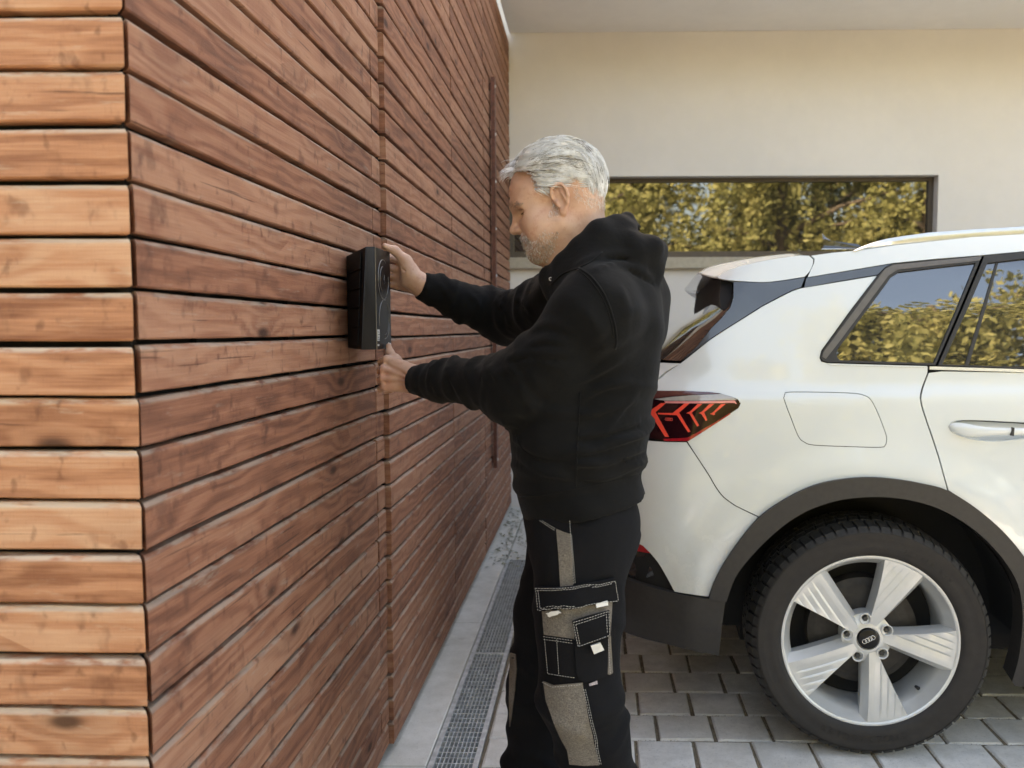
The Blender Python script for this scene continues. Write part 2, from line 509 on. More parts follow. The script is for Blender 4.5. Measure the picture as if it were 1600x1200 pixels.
# ------------------------------------------------------------------ timber clad wall and gate
def board_mesh(name, L, mat, seed, mitre0=0, mitre1=0, nseg=10, rough=1.0):
    """rough board along +x from 0 to L, face at y=0 looking to -y"""
    r = random.Random(seed)
    h = BH / 2
    prof = [(BT, -h), (.0025, -h), (0, -h + .0025), (0, h - .0062), (.0052, h - .0008), (.007, h), (BT, h)]
    xs = [L * i / nseg for i in range(nseg + 1)]
    v = []; n = len(prof)
    ph = [r.uniform(0, 6.28) for _ in range(6)]
    for i, x in enumerate(xs):
        bow = .0007 * math.sin(x * 2.1 + ph[0]) + .0005 * math.sin(x * 5.3 + ph[1])
        dep = .0008 * math.sin(x * 2.7 + ph[2])
        for j, (d, z) in enumerate(prof):
            xx = x
            if i == 0: xx = x + mitre0 * d + r.uniform(0, .0015)
            if i == nseg: xx = x - mitre1 * d - r.uniform(0, .0015)
            jz = r.uniform(-.0007, .0007) * rough if j in (1, 2, 3, 4, 5) else 0
            if j in (3, 4, 5) and r.random() < .18: jz -= r.uniform(0, .0022) * rough
            v.append((xx, d + dep + (r.uniform(-.0004, .0004) if 0 < j < 6 else 0), z + bow + jz))
    f = []
    for i in range(nseg):
        for j in range(n):
            j2 = (j + 1) % n
            f.append((i*n+j, i*n+j2, (i+1)*n+j2, (i+1)*n+j)[::-1])
    f.append(tuple(range(n))[::-1][::-1]); f.append(tuple(nseg*n + j for j in range(n))[::-1])
    me = mesh(name, v, f, mat)
    bm = bmesh.new(); bm.from_mesh(me); bmesh.ops.recalc_face_normals(bm, faces=bm.faces)
    bm.to_mesh(me); bm.free()
    return me

zgap = P(205, 536, YC).z
zc0 = zgap - PITCHB / 2
kmin = math.ceil((.012 + BH / 2 - zc0) / PITCHB)
kmax = math.floor((ZC - .004 - BH / 2 - zc0) / PITCHB)
rows = range(kmin, kmax + 1)
Y1a = PX(586, 520, XW).y; Y1b = PX(598, 520, XW).y
EP = .014                                        # the gate stands this far proud of the wall
Y2a = Y1b + .006
Y2b = PX(708, 515, XW + EP).y; Y2c = PX(757, 515, XW + EP).y
Y2d = YB - .012
wallT = empty('timber_clad_wall', (XW, YC, 0), 'brown stained timber cladding on the near wall, rough boards round the corner', 'wall')
gateT = empty('timber_clad_gate', (XW, Y2a, 0), 'flush gate of reddish boards beyond the vertical joint, with a rusty pull bar', 'gate')
# structure behind the boards
mb = MB(); d0 = BT + .012
mb.box((-3.4, YC + d0, 0.0), (XW - d0, YC + d0 + .12, ZC + .4)); mb.box((XW - d0 - .12, YC + d0 + .12, 0.0), (XW - d0, Y1b - .002, ZC - .002))
mb.box((XW - .021, YC + .021, .04), (XW - d0 - .0, YC + d0 - .001, ZC + .3))
mb.build('wall_core', M_BATTEN, wallT)
mb = MB(); mb.box((XW - d0 - .12, Y1b, 0.002), (XW + EP - d0, Y2d, ZC - .002)); mb.build('gate_core', M_BATTEN, gateT)
# vertical battens seen in the gaps
for y in (1.35, 1.75, 2.15):
    m2 = MB(); m2.box((XW - d0 + .0005, y - .025, .02), (XW - BT - .001, y + .025, ZC - .01)); m2.build('batten', M_BATTEN, wallT)
NV = 7
ZT = ZC + .3
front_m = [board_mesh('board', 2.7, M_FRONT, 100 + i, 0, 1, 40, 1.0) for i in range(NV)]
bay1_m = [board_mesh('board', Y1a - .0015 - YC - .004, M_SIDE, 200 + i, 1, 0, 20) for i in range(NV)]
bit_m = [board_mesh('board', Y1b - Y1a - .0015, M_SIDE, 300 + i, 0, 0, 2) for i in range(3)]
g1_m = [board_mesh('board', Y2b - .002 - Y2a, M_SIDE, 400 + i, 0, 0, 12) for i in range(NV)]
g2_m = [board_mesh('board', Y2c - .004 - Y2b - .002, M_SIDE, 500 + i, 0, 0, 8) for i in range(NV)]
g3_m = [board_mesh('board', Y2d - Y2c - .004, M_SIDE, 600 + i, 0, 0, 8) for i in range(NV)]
inv_w, inv_g = Matrix.Translation(-wallT.location), Matrix.Translation(-gateT.location)
rb = random.Random(21)
last = {}
def put(ms, x, y, z, rz, par, inv):
    k = id(ms[0])
    me = ms[rb.choice([i for i in range(len(ms)) if i != last.get(k)] if len(ms) > 1 else [0])]
    last[k] = ms.index(me)
    o = bpy.data.objects.new('board', me); COL.objects.link(o)
    o.location = (x, y, z); o.rotation_euler = (0, rb.uniform(-.0006, .0006), rz)
    o.parent = par; o.matrix_parent_inverse = inv
    return o
nb = 0
for k in rows:
    z = zc0 + k * PITCHB
    jx = lambda s=.0012: rb.uniform(-s, s)
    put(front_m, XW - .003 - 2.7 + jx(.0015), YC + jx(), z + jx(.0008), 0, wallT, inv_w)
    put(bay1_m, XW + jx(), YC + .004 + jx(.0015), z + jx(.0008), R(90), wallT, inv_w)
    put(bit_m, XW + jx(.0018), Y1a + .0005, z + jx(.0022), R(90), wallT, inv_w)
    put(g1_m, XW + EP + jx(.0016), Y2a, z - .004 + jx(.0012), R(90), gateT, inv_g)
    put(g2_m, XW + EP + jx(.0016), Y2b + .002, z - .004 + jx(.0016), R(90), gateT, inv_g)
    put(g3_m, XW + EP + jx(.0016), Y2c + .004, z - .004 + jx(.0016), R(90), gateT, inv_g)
# rusty pull bar with its screws
yb_ = PX(775, 515, XW + EP + .03).y
zt, zb = P(775, 122, yb_).z, P(776, 730, yb_).z
mb = MB(); mb.box((XW + EP + .012, yb_ - .03, zb), (XW + EP + .035, yb_ + .03, zt)); pb = mb.build('pull_bar', M_RUST, gateT)
for q in range(9):
    z = zb + .05 + (zt - zb - .1) * q / 8
    m2 = MB(); m2.lathe([(0, .0395), (.006, .039), (.009, .035)], 10, (XW + EP, yb_ - .008, z), 'x'); m2.build('screw', M_SCREW, pb)
    m2 = MB(); m2.box((XW + EP - .004, yb_ - .012, z - .02), (XW + EP + .0125, yb_ + .012, z + .02)); m2.build('bracket', M_RUST, pb)

# ------------------------------------------------------------------ rendered house wall, window, soffit
house = empty('rendered_house_wall', (2, YB, 0), 'cream rendered wall behind the car, with one long strip window', 'wall')
zw1 = P(1200, 274.5, YB).z; zw0 = P(1000, 402, YB).z
xw0, xw1 = XW - .015, P(1466, 300, YB).x
RV = .13
H = 5.0
mb = MB()
mb.box((-8, YB, -.06), (14, YB + .3, zw0)); mb.box((-8, YB, zw1), (14, YB + .3, H))
mb.box((-8, YB, zw0), (xw0, YB + .3, zw1)); mb.box((xw1, YB, zw0), (14, YB + .3, zw1))
mb.build('wall', M_WALL, house)
mb = MB(); mb.box((-8.2, YB + .3, H - .3), (14.2, YB + 9, H)); mb.box((-8, YB + 8.7, 0), (14, YB + 9, H - .3)); mb.box((-8, YB + .3, 0), (-7.7, YB + 8.7, H - .3)); mb.box((13.7, YB + .3, 0), (14, YB + 8.7, H - .3))
mb.build('roof', M_WALL, house)
win = MB()
fw = .05
y0, y1 = YB + RV - .05, YB + RV + .01
win.box((xw0, y0, zw0 + .0), (xw1, y1, zw0 + fw)); win.box((xw0, y0, zw1 - .028), (xw1, y1, zw1 - .001))
win.box((xw1 - fw * .75, y0, zw0 + fw), (xw1 - .001, y1, zw1 - .028)); win.box((xw0 + .001, y0, zw0 + fw), (xw0 + fw, y1, zw1 - .028))
wf = win.build('window', M_DARKMETAL, house)
pane = MB(); pane.box((xw0 + fw, y0 + .022, zw0 + fw), (xw1 - fw * .75, y0 + .03, zw1 - .028)); pane.build('pane', M_PANE, wf)
# sill: projecting profile, jointed
zs = P(1000, 417, YB).z
for (a, b) in ((xw0, .45), (.45, 1.0), (1.0, 2.2), (2.2, xw1 + .05)):
    s = MB(); s.box((a + .001, YB - .035, zs), (b - .001, YB + RV - .052, zw0 - .004)); s.box((a + .001, YB - .045, zs - .012), (b - .001, YB - .030, zw0 - .006)); s.build('sill', M_SILLMETAL, house)
soffit = empty('carport_soffit', (2, 4.5, ZC), 'smooth off-white soffit slab roofing over the parked car', 'canopy')
mb = MB(); mb.box((XW + EP + .004, 5.1, ZC), (13, YB - .003, ZC + .3)); mb.build('slab', M_CEIL, soffit)
mb = MB(); mb.box((XW + EP + .003, 5.05, ZC - .02), (13, 5.1 - .002, ZC + .34)); mb.build('fascia', M_DARKMETAL, soffit)
mb = MB(); mb.box((11.6, 5.3, 0), (11.8, 5.5, ZC - .001)); mb.build('post', M_DARKMETAL, soffit)
# ------------------------------------------------------------------ trees across the yard (seen in the panes)
def leaf_mat(name, a, b, c):
    t = NT(name); co = t.co()
    n = t.noise(co, .9, 3); n2 = t.noise(co, 14, 2)
    col = t.mix(t.rng(n, .35, .65), a, b); col = t.mix(t.rng(n2, .5, .7), col, c)
    t.set(base=col, rough=.6, spec=.3)
    tr = t.n('ShaderNodeBsdfTranslucent'); t.l(col, tr.inputs[0])
    ms = t.n('ShaderNodeMixShader'); ms.inputs[0].default_value = .4
    t.l(t.b.outputs[0], ms.inputs[1]); t.l(tr.outputs[0], ms.inputs[2])
    t.l(ms.outputs[0], t.t.nodes['Material Output'].inputs[0])
    return t.m
M_LEAF_Y = leaf_mat('yellow_leaves', (.27, .265, .10), (.39, .365, .15), (.18, .205, .075))
M_LEAF_G = leaf_mat('green_leaves', (.13, .155, .06), (.22, .22, .085), (.30, .24, .10))
M_BARK = simple('bark', (.10, .075, .05), .9, .4, 12, .8, 40, .01)
def tree(x, y, h, spread, seed, label, leafm, weep=.0, n=15000, z0=1.2):
    r = random.Random(seed)
    root = empty('broadleaf_tree', (x, y, -.06), label, 'tree', 'trees across the yard')
    mb = MB()
    tr = [Vector((x + .15 * math.sin(i * 1.3 + seed), y + .12 * math.cos(i * 1.7 + seed), -.06 + h * .8 * i / 7)) for i in range(8)]
    mb.tube(tr, [h * .028 * (1 - .11 * i) for i in range(8)], 9)
    limbs = []
    for i in range(16):
        t = r.uniform(.25, .95); k = min(6, int(t * 7)); b0 = tr[k].lerp(tr[k + 1], t * 7 - k)
        a = r.uniform(0, 6.28); ln = spread * r.uniform(.6, 1.05) * (1.15 - .55 * t)
        p1 = b0 + Vector((math.cos(a), math.sin(a), .55)) * ln * .5
        p2 = p1 + Vector((math.cos(a + .3), math.sin(a + .3), .25 - weep)) * ln * .5
        mb.tube([b0, p1, p2], [h * .011, h * .006, h * .002], 6); limbs += [(b0, p1), (p1, p2), (p1, p2)]
    mb.build('trunk', M_BARK, root, smooth=True)
    v = []; f = []
    # leaf clumps along the limbs, hanging sprays when weeping
    ncl = max(60, n // 40)
    for c in range(ncl):
        a, b = r.choice(limbs); q = a.lerp(b, r.uniform(.2, 1.1))
        cc = q + Vector((r.gauss(0, .45), r.gauss(0, .45), r.gauss(0, .4)))
        hang = weep > 0
        for i in range(40):
            if hang:
                s = r.random(); pos = cc + Vector((r.gauss(0, .10), r.gauss(0, .10), -s * r.uniform(.6, 2.2)))
            else:
                pos = cc + Vector((r.gauss(0, .28), r.gauss(0, .28), r.gauss(0, .2)))
            if pos.z < z0 - (1.0 if hang else 0): continue
            sz = r.uniform(.06, .12)
            d1 = Vector((r.gauss(0, 1), r.gauss(0, 1), r.gauss(0, .7))).normalized() * sz
            d2 = d1.cross(Vector((r.gauss(0, 1), r.gauss(0, 1), r.gauss(0, 1)))).normalized() * sz * .6
            k = len(v); v += [pos - d1, pos + d2, pos + d1 * 1.1, pos - d2]; f.append((k, k + 1, k + 2, k + 3))
    obj('crown', v, f, leafm, root)
    return root
tree(-3.0, -12.5, 8.0, 2.8, 1, 'yellow-green weeping birch reflected at the left of the strip window', M_LEAF_Y, .5, 13000)
tree(1.0, -11.5, 8.0, 3.0, 2, 'drooping pale yellow tree reflected in the middle of the strip window', M_LEAF_Y, .6, 16000)
tree(5.2, -11.0, 10.8, 3.5, 3, 'tall olive green tree reflected in the quarter window of the car', M_LEAF_Y, .05, 20000)
tree(9.4, -11.0, 12.8, 4.2, 4, 'broad autumn tree reflected in the rear door window of the car', M_LEAF_Y, .05, 24000)
tree(14.0, -13.5, 9.0, 3.6, 5, 'rusty autumn tree reflected at the right of the strip window', M_LEAF_G, .2, 14000)
tree(-7.5, -14.0, 8.5, 3.4, 6, 'dense green tree standing furthest from the parked car', M_LEAF_G, .1, 12000)
tree(7.4, -15.0, 13.0, 4.4, 7, 'bushy tree half hidden behind the two car window trees', M_LEAF_G, .0, 16000)
tree(.0, -16.5, 8.5, 3.8, 8, 'bushy tree half hidden behind the drooping birches', M_LEAF_G, .0, 12000)
h = MB(); rs = random.Random(4)
v = []; f = []
for i in range(16000):
    x = rs.uniform(-14, 16); y = -14.6 + rs.gauss(0, .5); z = rs.uniform(0, 2.6 + .5 * math.sin(x * 1.7))
    p = Vector((x, y, z)); sz = rs.uniform(.05, .11)
    d1 = Vector((rs.gauss(0, 1), rs.gauss(0, 1), rs.gauss(0, 1))).normalized() * sz
    d2 = d1.cross(Vector((rs.gauss(0, 1), rs.gauss(0, 1), rs.gauss(0, 1)))).normalized() * sz * .6
    k = len(v); v += [p - d1, p + d2, p + d1, p - d2]; f.append((k, k + 1, k + 2, k + 3))
o = obj('hedge_foliage', v, f, M_LEAF_G, None, kind='stuff')
# ------------------------------------------------------------------ white electric SUV
def car_paint():
    t = NT('white_paint'); c = t.co()
    base = t.mix(t.rng(t.noise(c, 1.2, 4), .3, .7), (.60, .635, .625), (.64, .675, .665))
    sp = t.n('ShaderNodeSeparateXYZ'); t.l(c, sp.inputs[0])
    film = t.math('MULTIPLY', t.rng(sp.outputs[2], .95, .45), t.rng(t.noise(c, 7, 6, .7), .30, .75))
    specks = t.rng(t.noise(c, 160, 3, .6), .68, .78)
    film = t.math('ADD', t.math('MULTIPLY', film, .38), t.math('MULTIPLY', t.math('MULTIPLY', specks, t.rng(sp.outputs[2], 1.05, .5)), .35))
    base = t.mix(film, base, (.40, .36, .29))
    t.set(base=base, rough=t.rng(film, 0, .5, .22, .5), spec=.5, coat=1.0, coat_rough=t.rng(film, 0, .5, .015, .3))
    return t.m
M_PAINT = car_paint()
M_BLACKGLOSS = simple('gloss_black_trim', (.02, .022, .025), .07, .1, 10, coat=1.0, coat_rough=.03)
M_BAND = simple('satin_grey_trim', (.05, .058, .068), .16, .08, 10, coat=.6, coat_rough=.06)
M_CLAD = simple('grey_cladding', (.024, .021, .0185), .55, .12, 60, .25, 420, .0006)
M_RUBBER_SEAL = simple('rubber_seal', (.022, .021, .020), .6, .1, 60)
M_VOID = simple('dark_inside', (.004, .004, .0045), .8, .2)
M_CARGLASS = glass_dark('car_glass', (.010, .013, .018), 1.0)
M_REARGLASS = glass_dark('rear_glass', (.022, .014, .011), 1.0)
M_LAMPBASE = simple('lamp_lens', (.018, .003, .005), .12, .1, 30, spec=.3, coat=.25, coat_rough=.02)
M_LAMPRED = simple('red_light_guide', (.86, .075, .045), .3, .06, 60, coat=.6)
M_REDREFL = simple('red_reflector', (.35, .012, .02), .12, .1, 60, coat=1.0)
M_CHROME = simple('bright_trim', (.75, .74, .70), .25, .05, 30, metal=1.0)

YS, YM = 2.432, 3.36                      # near side plane, centre plane
CYAW = R(4.0)
H0 = P(1359, 998, 2.446)
_ry = Matrix.Rotation(CYAW, 4, 'Z')
_l0 = Vector((H0.x, 2.446, 0))
CAML = _ry @ (CAM - _l0) + _l0
def PL(px, py, Y):
    d = _ry @ ray(px, py)
    return CAML + d * ((Y - CAML.y) / d.y)
HUB = PL(1359, 998, 2.446)
HUBX, HUBZ = HUB.x, .3715
def interp(x, pts):
    if x <= pts[0][0]: return pts[0][1]
    for (a, b), (c, d) in zip(pts[:-1], pts[1:]):
        if x <= c:
            t = (x - a) / (c - a); t = t * t * (3 - 2 * t) if False else t
            return b + (d - b) * t
    return pts[-1][1]
_S0 = [(.10, .095), (.25, .055), (.40, .022), (.55, .006), (.70, 0), (.85, .002), (1.00, .010), (1.10, .020), (1.135, .026), (1.16, .040), (1.19, .046), (1.235, .055), (1.40, .090), (1.55, .128), (1.62, .158), (1.70, .21)]
# smoothed table
_zt = np.linspace(.0, 1.8, 721)
_st = np.array([interp(z, _S0) for z in _zt])
_k = np.exp(-.5 * (np.arange(-14, 15) / 5.0) ** 2); _k /= _k.sum()
_st = np.convolve(np.pad(_st, 14, mode='edge'), _k, 'valid')
_XR = [(.2, .06), (.4, .0), (.7, -.02), (.92, .0), (1.05, .03), (1.16, .06), (1.24, .12), (1.34, .2), (1.48, .33), (1.6, .42), (1.8, .5)]
_xt = np.convolve(np.pad(np.array([interp(z, _XR) for z in _zt]), 14, mode='edge'), _k, 'valid')
def S0(z): return float(np.interp(z, _zt, _st))
def XR(z): return float(np.interp(z, _zt, _xt))
def SY(x, z):
    """depth of the near flank"""
    y = YS + S0(z)
    rr = .36 if z < 1.2 else max(.16, .36 - (z - 1.2) * .8)
    u = (XR(z) + rr - x) / rr
    if u > 0:
        u = min(u, .995)
        y += rr * .75 * (1 - math.sqrt(1 - u ** 2.4))
    # front corner
    u = (x - 3.75) / .75
    if u > 0: y += .45 * (1 - math.sqrt(max(0, 1 - min(u, .99) ** 2.2)))
    # blister over the wheels
    for hx in (HUBX, HUBX + 2.76):
        r = math.hypot(x - hx, z - HUBZ)
        if r < .75:
            t = min(1, max(0, (.66 - r) / .12)); y -= .014 * t * t * (3 - 2 * t) * min(1, max(0, (1.12 - z) / .2))
    return y
def SN(x, z, e=.004):
    dx = (SY(x + e, z) - SY(x - e, z)) / (2 * e); dz = (SY(x, z + e) - SY(x, z - e)) / (2 * e)
    return Vector((dx, -1, dz)).normalized()
def S(px, py, off=0.0):
    """photograph pixel to (x, z) on the flank"""
    Y = YS
    for _ in range(14):
        p = PL(px, py, Y); Y = .5 * Y + .5 * (SY(p.x, p.z) - off)
    return (p.x, p.z)
def resample(poly, step, closed=True):
    out = []
    n = len(poly)
    for i in range(n if closed else n - 1):
        a, b = Vector(poly[i]), Vector(poly[(i + 1) % n]); k = max(1, int(math.ceil((b - a).length / step)))
        for j in range(k): out.append(tuple(a.lerp(b, j / k)))
    if not closed: out.append(tuple(poly[-1]))
    return out
def rounded(poly, it=2):
    """corner cutting"""
    for _ in range(it):
        q = []
        for i in range(len(poly)):
            a, b = Vector(poly[i]), Vector(poly[(i + 1) % len(poly)])
            q += [tuple(a.lerp(b, .25)), tuple(a.lerp(b, .75))]
        poly = q
    return poly
def spline(pts, step=6.0, closed=False):
    """Catmull-Rom through points"""
    out = []; n = len(pts); pts = [Vector(p) for p in pts]
    for i in range(n if closed else n - 1):
        p0 = pts[(i - 1) % n] if closed or i > 0 else pts[i] * 2 - pts[i + 1]
        p1, p2 = pts[i], pts[(i + 1) % n]
        p3 = pts[(i + 2) % n] if closed or i + 2 < n else p2 * 2 - p1
        k = max(1, int((p2 - p1).length / step))
        for j in range(k):
            t = j / k
            out.append(tuple(.5 * ((2 * p1) + (p2 - p0) * t + (2*p0 - 5*p1 + 4*p2 - p3) * t * t + (3*p1 - p0 - 3*p2 + p3) * t ** 3)))
    if not closed: out.append(tuple(pts[-1]))
    return out
def inside(p, poly):
    x, y = p; c = False; n = len(poly); j = n - 1
    for i in range(n):
        xi, yi = poly[i]; xj, yj = poly[j]
        if (yi > y) != (yj > y) and x < (xj - xi) * (y - yi) / (yj - yi) + xi: c = not c
        j = i
    return c
def fill(poly, holes=(), step=.03, bstep=.015):
    """triangulate a polygon (x,z) with holes, with interior points"""
    loops = [resample(poly, bstep)] + [resample(h, bstep) for h in holes]
    pts = []; edges = []
    for lp in loops:
        s = len(pts); pts += [Vector(p) for p in lp]; edges += [(s + i, s + (i + 1) % len(lp)) for i in range(len(lp))]
    xs = [p[0] for p in loops[0]]; zs = [p[1] for p in loops[0]]
    nx = int((max(xs) - min(xs)) / step) + 1; nz = int((max(zs) - min(zs)) / step) + 1
    allb = np.array([p[:] for p in pts])
    for i in range(nx + 1):
        for j in range(nz + 1):
            q = (min(xs) + (i + .5 * (j % 2)) * step, min(zs) + j * step)
            if not inside(q, loops[0]) or any(inside(q, h) for h in loops[1:]): continue
            if np.min(np.hypot(allb[:, 0] - q[0], allb[:, 1] - q[1])) < step * .5: continue
            pts.append(Vector(q))
    v, e, f, *_ = delaunay_2d_cdt(pts, edges, [], 0, 1e-6)
    F = []
    for t in f:
        c = ((v[t[0]].x + v[t[1]].x + v[t[2]].x) / 3, (v[t[0]].y + v[t[1]].y + v[t[2]].y) / 3)
        if inside(c, loops[0]) and not any(inside(c, h) for h in loops[1:]): F.append(tuple(t))
    return [(p.x, p.y) for p in v], F
car = empty('parked_car', (HUBX + 1.4, YM, 0), 'white electric SUV parked on the pavers, rear quarter in view', 'car')
def panel(name, poly, mat, parent=None, holes=(), off=0.0, step=.03, thick=.012, mirror=True, surf=None, rim=True, bstep=.015):
    """panel lying on the flank (off > 0 stands proud), with returned edges; and its twin on the far side"""
    parent = parent or car
    v2, F = fill(poly, holes, step, bstep)
    V = []; N = []
    for (x, z) in v2:
        n = SN(x, z); p = Vector((x, SY(x, z), z)) + n * off
        V.append(p); N.append(n)
    # orientation
    t = F[0]
    FF = []
    for t in F:
        nn = (V[t[1]] - V[t[0]]).cross(V[t[2]] - V[t[0]])
        FF.append(t if nn.dot(N[t[0]]) > 0 else t[::-1])
    # returned edge
    nv = len(V)
    if rim:
        cnt = {}
        for t in FF:
            for a, b in ((t[0], t[1]), (t[1], t[2]), (t[2], t[0])):
                cnt[(a, b)] = 1
        be = [(a, b) for (a, b) in cnt if (b, a) not in cnt]
        idx = {}
        for a, b in be:
            for q in (a, b):
                if q not in idx:
                    idx[q] = len(V) + 1
        # two extra copies: one hard edge copy, one pushed in
        m = {}
        for q in idx:
            m[q] = (len(V), len(V) + 1)
            V.append(V[q].copy()); N.append(N[q]); V.append(V[q] - N[q] * thick); N.append(N[q])
        sides = [(b, a) for a, b in be]
        SF = [(m[a][0], m[b][0], m[b][1], m[a][1]) for a, b in sides]
    else: SF = []
    me = mesh(name, V, FF + SF, mat)
    me.polygons.foreach_set('use_smooth', [True] * len(FF) + [False] * len(SF))
    # normals from the flank itself so neighbouring panels reflect as one body
    ln = []
    for p in me.polygons:
        for li in p.loop_indices:
            vi = me.loops[li].vertex_index
            ln.append(N[vi][:] if p.index < len(FF) else p.normal[:])
    me.normals_split_custom_set(ln)
    o = link(name, me, parent)
    if mirror:
        V2 = [Vector((p.x, 2 * YM - p.y, p.z)) for p in V]
        m2 = mesh(name, V2, [t[::-1] for t in FF + SF], mat)
        m2.polygons.foreach_set('use_smooth', [True] * len(FF) + [False] * len(SF))
        link(name, m2, parent)
    return o
def SS(pts, off=0.0): return [S(x, y, off) for x, y in pts]
def arcpts(cx, cz, r, a0, a1, n):
    return [(cx + r * math.cos(R(a0 + (a1 - a0) * i / n)), cz + r * math.sin(R(a0 + (a1 - a0) * i / n))) for i in range(n + 1)]

# outlines, photograph pixels
frame_lo = [(1448, 572), (1292, 567.5), (1283, 565), (1280.5, 559), (1283, 548), (1330, 483), (1370, 431)]
blade_dn = [(1252, 450.5), (1238, 455), (1220, 464), (1190, 480), (1160, 499), (1136, 514), (1110, 531), (1066, 566)]
gate_seam = [(1042, 582), (1026, 596), (1017, 607), (1012, 611)]
lamp_top = [(1012, 611), (1036, 610.5), (1060, 611), (1085, 611.5), (1110, 613), (1128, 615.5), (1143, 619.5), (1153, 624), (1157.5, 630)]
lamp_bot = [(1157.5, 630), (1154, 637.5), (1140, 647), (1118, 661), (1096, 676), (1074.5, 689.5)]
bump_seam = [(1074.5, 690), (1086, 708), (1107, 740), (1120, 762), (1132, 777), (1150, 790), (1186, 806)]
arch_out = [(1107, 933), (1114, 912), (1125, 889), (1148, 853), (1186, 807), (1231, 776), (1273, 757), (1315, 748), (1357, 745), (1398, 748), (1440, 755), (1480, 766), (1523, 794), (1565, 830), (1600, 872), (1630, 925), (1648, 985), (1655, 1050)]
arch_in = [(1123, 1023), (1126, 990), (1134, 938), (1148, 900), (1173, 867), (1207, 833), (1248, 803), (1294, 784), (1340, 776), (1390, 776), (1440, 785), (1482, 802), (1523, 829), (1561, 867), (1586, 908), (1594, 950), (1593, 987), (1588, 1025), (1578, 1060)]
seam = [(1480, 766), (1474, 745), (1466, 716), (1456, 685), (1446, 656), (1439, 634), (1437, 622), (1440, 606), (1449, 582), (1449.5, 573)]
flap = [(1224, 622), (1226, 614.5), (1236, 612), (1300, 612.5), (1334, 614), (1350, 617), (1361, 624), (1372, 645), (1384, 676), (1386, 688), (1383, 697), (1374, 699.5), (1330, 698.5), (1272, 696), (1256, 691), (1247, 682), (1236, 655)]
flap_s = SS(spline(flap, 4, True))
def shrink(poly, d):
    cx = sum(p[0] for p in poly) / len(poly); cz = sum(p[1] for p in poly) / len(poly)
    out = []
    n = len(poly)
    for i in range(n):
        a, b = Vector(poly[i - 1]), Vector(poly[(i + 1) % n]); t = (b - a).normalized(); nn = Vector((-t.y, t.x))
        if nn.dot(Vector((cx, cz)) - Vector(poly[i])) < 0: nn = -nn
        out.append(tuple(Vector(poly[i]) + nn * d))
    return out
arch_up = [p for p in arch_out if 1186 <= p[0] <= 1480]
q_poly = SS(frame_lo + blade_dn + gate_seam + lamp_top[1:] + lamp_bot[1:] + spline(bump_seam[:-1], 8) + spline(arch_up, 10) + spline(seam[1:], 8))
quarter = panel('rear_quarter_panel', q_poly, M_PAINT, holes=[flap_s], step=.035)
panel('charge_flap', shrink(flap_s, .0022), M_PAINT)
# bumper side
bk = lambda zs: [(XR(z) + .007, z) for z in zs]
zy = lambda py: S(1000, py)[1]
b_poly = bk([zy(838), .85, .9, zy(690)]) + SS([(1012, 688.5), (1040, 690.5), (1072.5, 691)] + spline([(x - 1.3, y + .9) for x, y in bump_seam[1:-1]], 8) + [(1184, 808)] +
            spline([(1148, 855), (1125, 891), (1114, 913), (1107, 932)], 8) + [(1080, 928.5), (1054, 924.5)] + spline([(1054, 924.5), (1042, 902), (1029, 880), (1016, 864), (1005, 853), (985, 843)], 8))
panel('rear_bumper', b_poly, M_PAINT)
panel('reflector', bk([zy(856), zy(840)]) + SS(spline([(985, 844.5), (1004, 854), (1015, 865)], 6) + [(985, 860)]), M_REDREFL, off=-.004)
panel('bumper_grille', bk([zy(900), zy(858)]) + SS([(985, 861), (1014, 866.5), (1028, 881), (1041, 903), (1052, 924), (1010, 913)]), M_BLACKGLOSS, off=-.012)
panel('bumper_cladding', bk([zy(980), zy(940), zy(902)]) + SS([(1010, 914), (1057, 926.5), (1107, 934.5), (1133, 938.5), (1128, 975), (1123, 1023), (1085, 1015), (1044, 1005), (978, 986)]), M_CLAD, off=.006, thick=.05)
# wheel-arch cladding
panel('arch_cladding', SS(spline(arch_out, 10) + [(1640, 1075), (1582, 1066)] + spline(arch_in[::-1][:-2], 10) + [(1133, 936.5)], .0), M_CLAD, off=.016, thick=.07)
# doors
xF = HUBX + 2.76
beltz = lambda x: S(1449.5, 573)[1] - (x - S(1449.5, 573)[0]) * .012
x1 = S(1449.5, 573)[0]
XD2 = 1.98
d_poly = SS(spline([(x + 2.6, y + .8) for x, y in seam[:-1]][::-1], 8) + spline([(x + 1.5, y - .5) for x, y in arch_out if x >= 1480], 10))
zend = d_poly[-1][1]
d_poly = d_poly + [(d_poly[-1][0] + .05, .42), (XD2, .40), (XD2, beltz(XD2) - .014)] + [(x1 + .04, beltz(x1) - .014)]
hd = [(1481, 667), (1487, 659.5), (1500, 656.5), (1530, 656.5), (1560, 658), (1600, 660), (1640, 663), (1650, 672), (1640, 681), (1600, 686), (1560, 690), (1520, 687), (1490, 677)]
hd_s = SS(spline(hd, 5, True))
panel('rear_door', d_poly, M_PAINT, holes=[hd_s])
xw2 = XF = xF - .52
panel('front_door', [(XD2 + .004, .40), (xF - .47, .42), (xF - .42, .8), (xF - .46, beltz(3) - .014), (XD2 + .004, beltz(XD2) - .014)], M_PAINT)
panel('sill_cladding', [(HUBX + .47, .26), (xF - .47, .26), (xF - .47, .41), (HUBX + .55, .41)], M_CLAD, off=.004, thick=.05)
fend = [(xF - .415, .80), (xF - .455, beltz(3) - .01), (xF - .2, 1.14), (xF + .35, 1.04), (xF + .72, .86), (xF + .72, .62)] + arcpts(xF, HUBZ, .505, 22, 172, 26) 
panel('front_wing', [p for p in fend], M_PAINT)
panel('arch_cladding', arcpts(xF, HUBZ, .503, 0, 180, 40) + arcpts(xF, HUBZ, .445, 180, 0, 40), M_CLAD, off=.016, thick=.07)
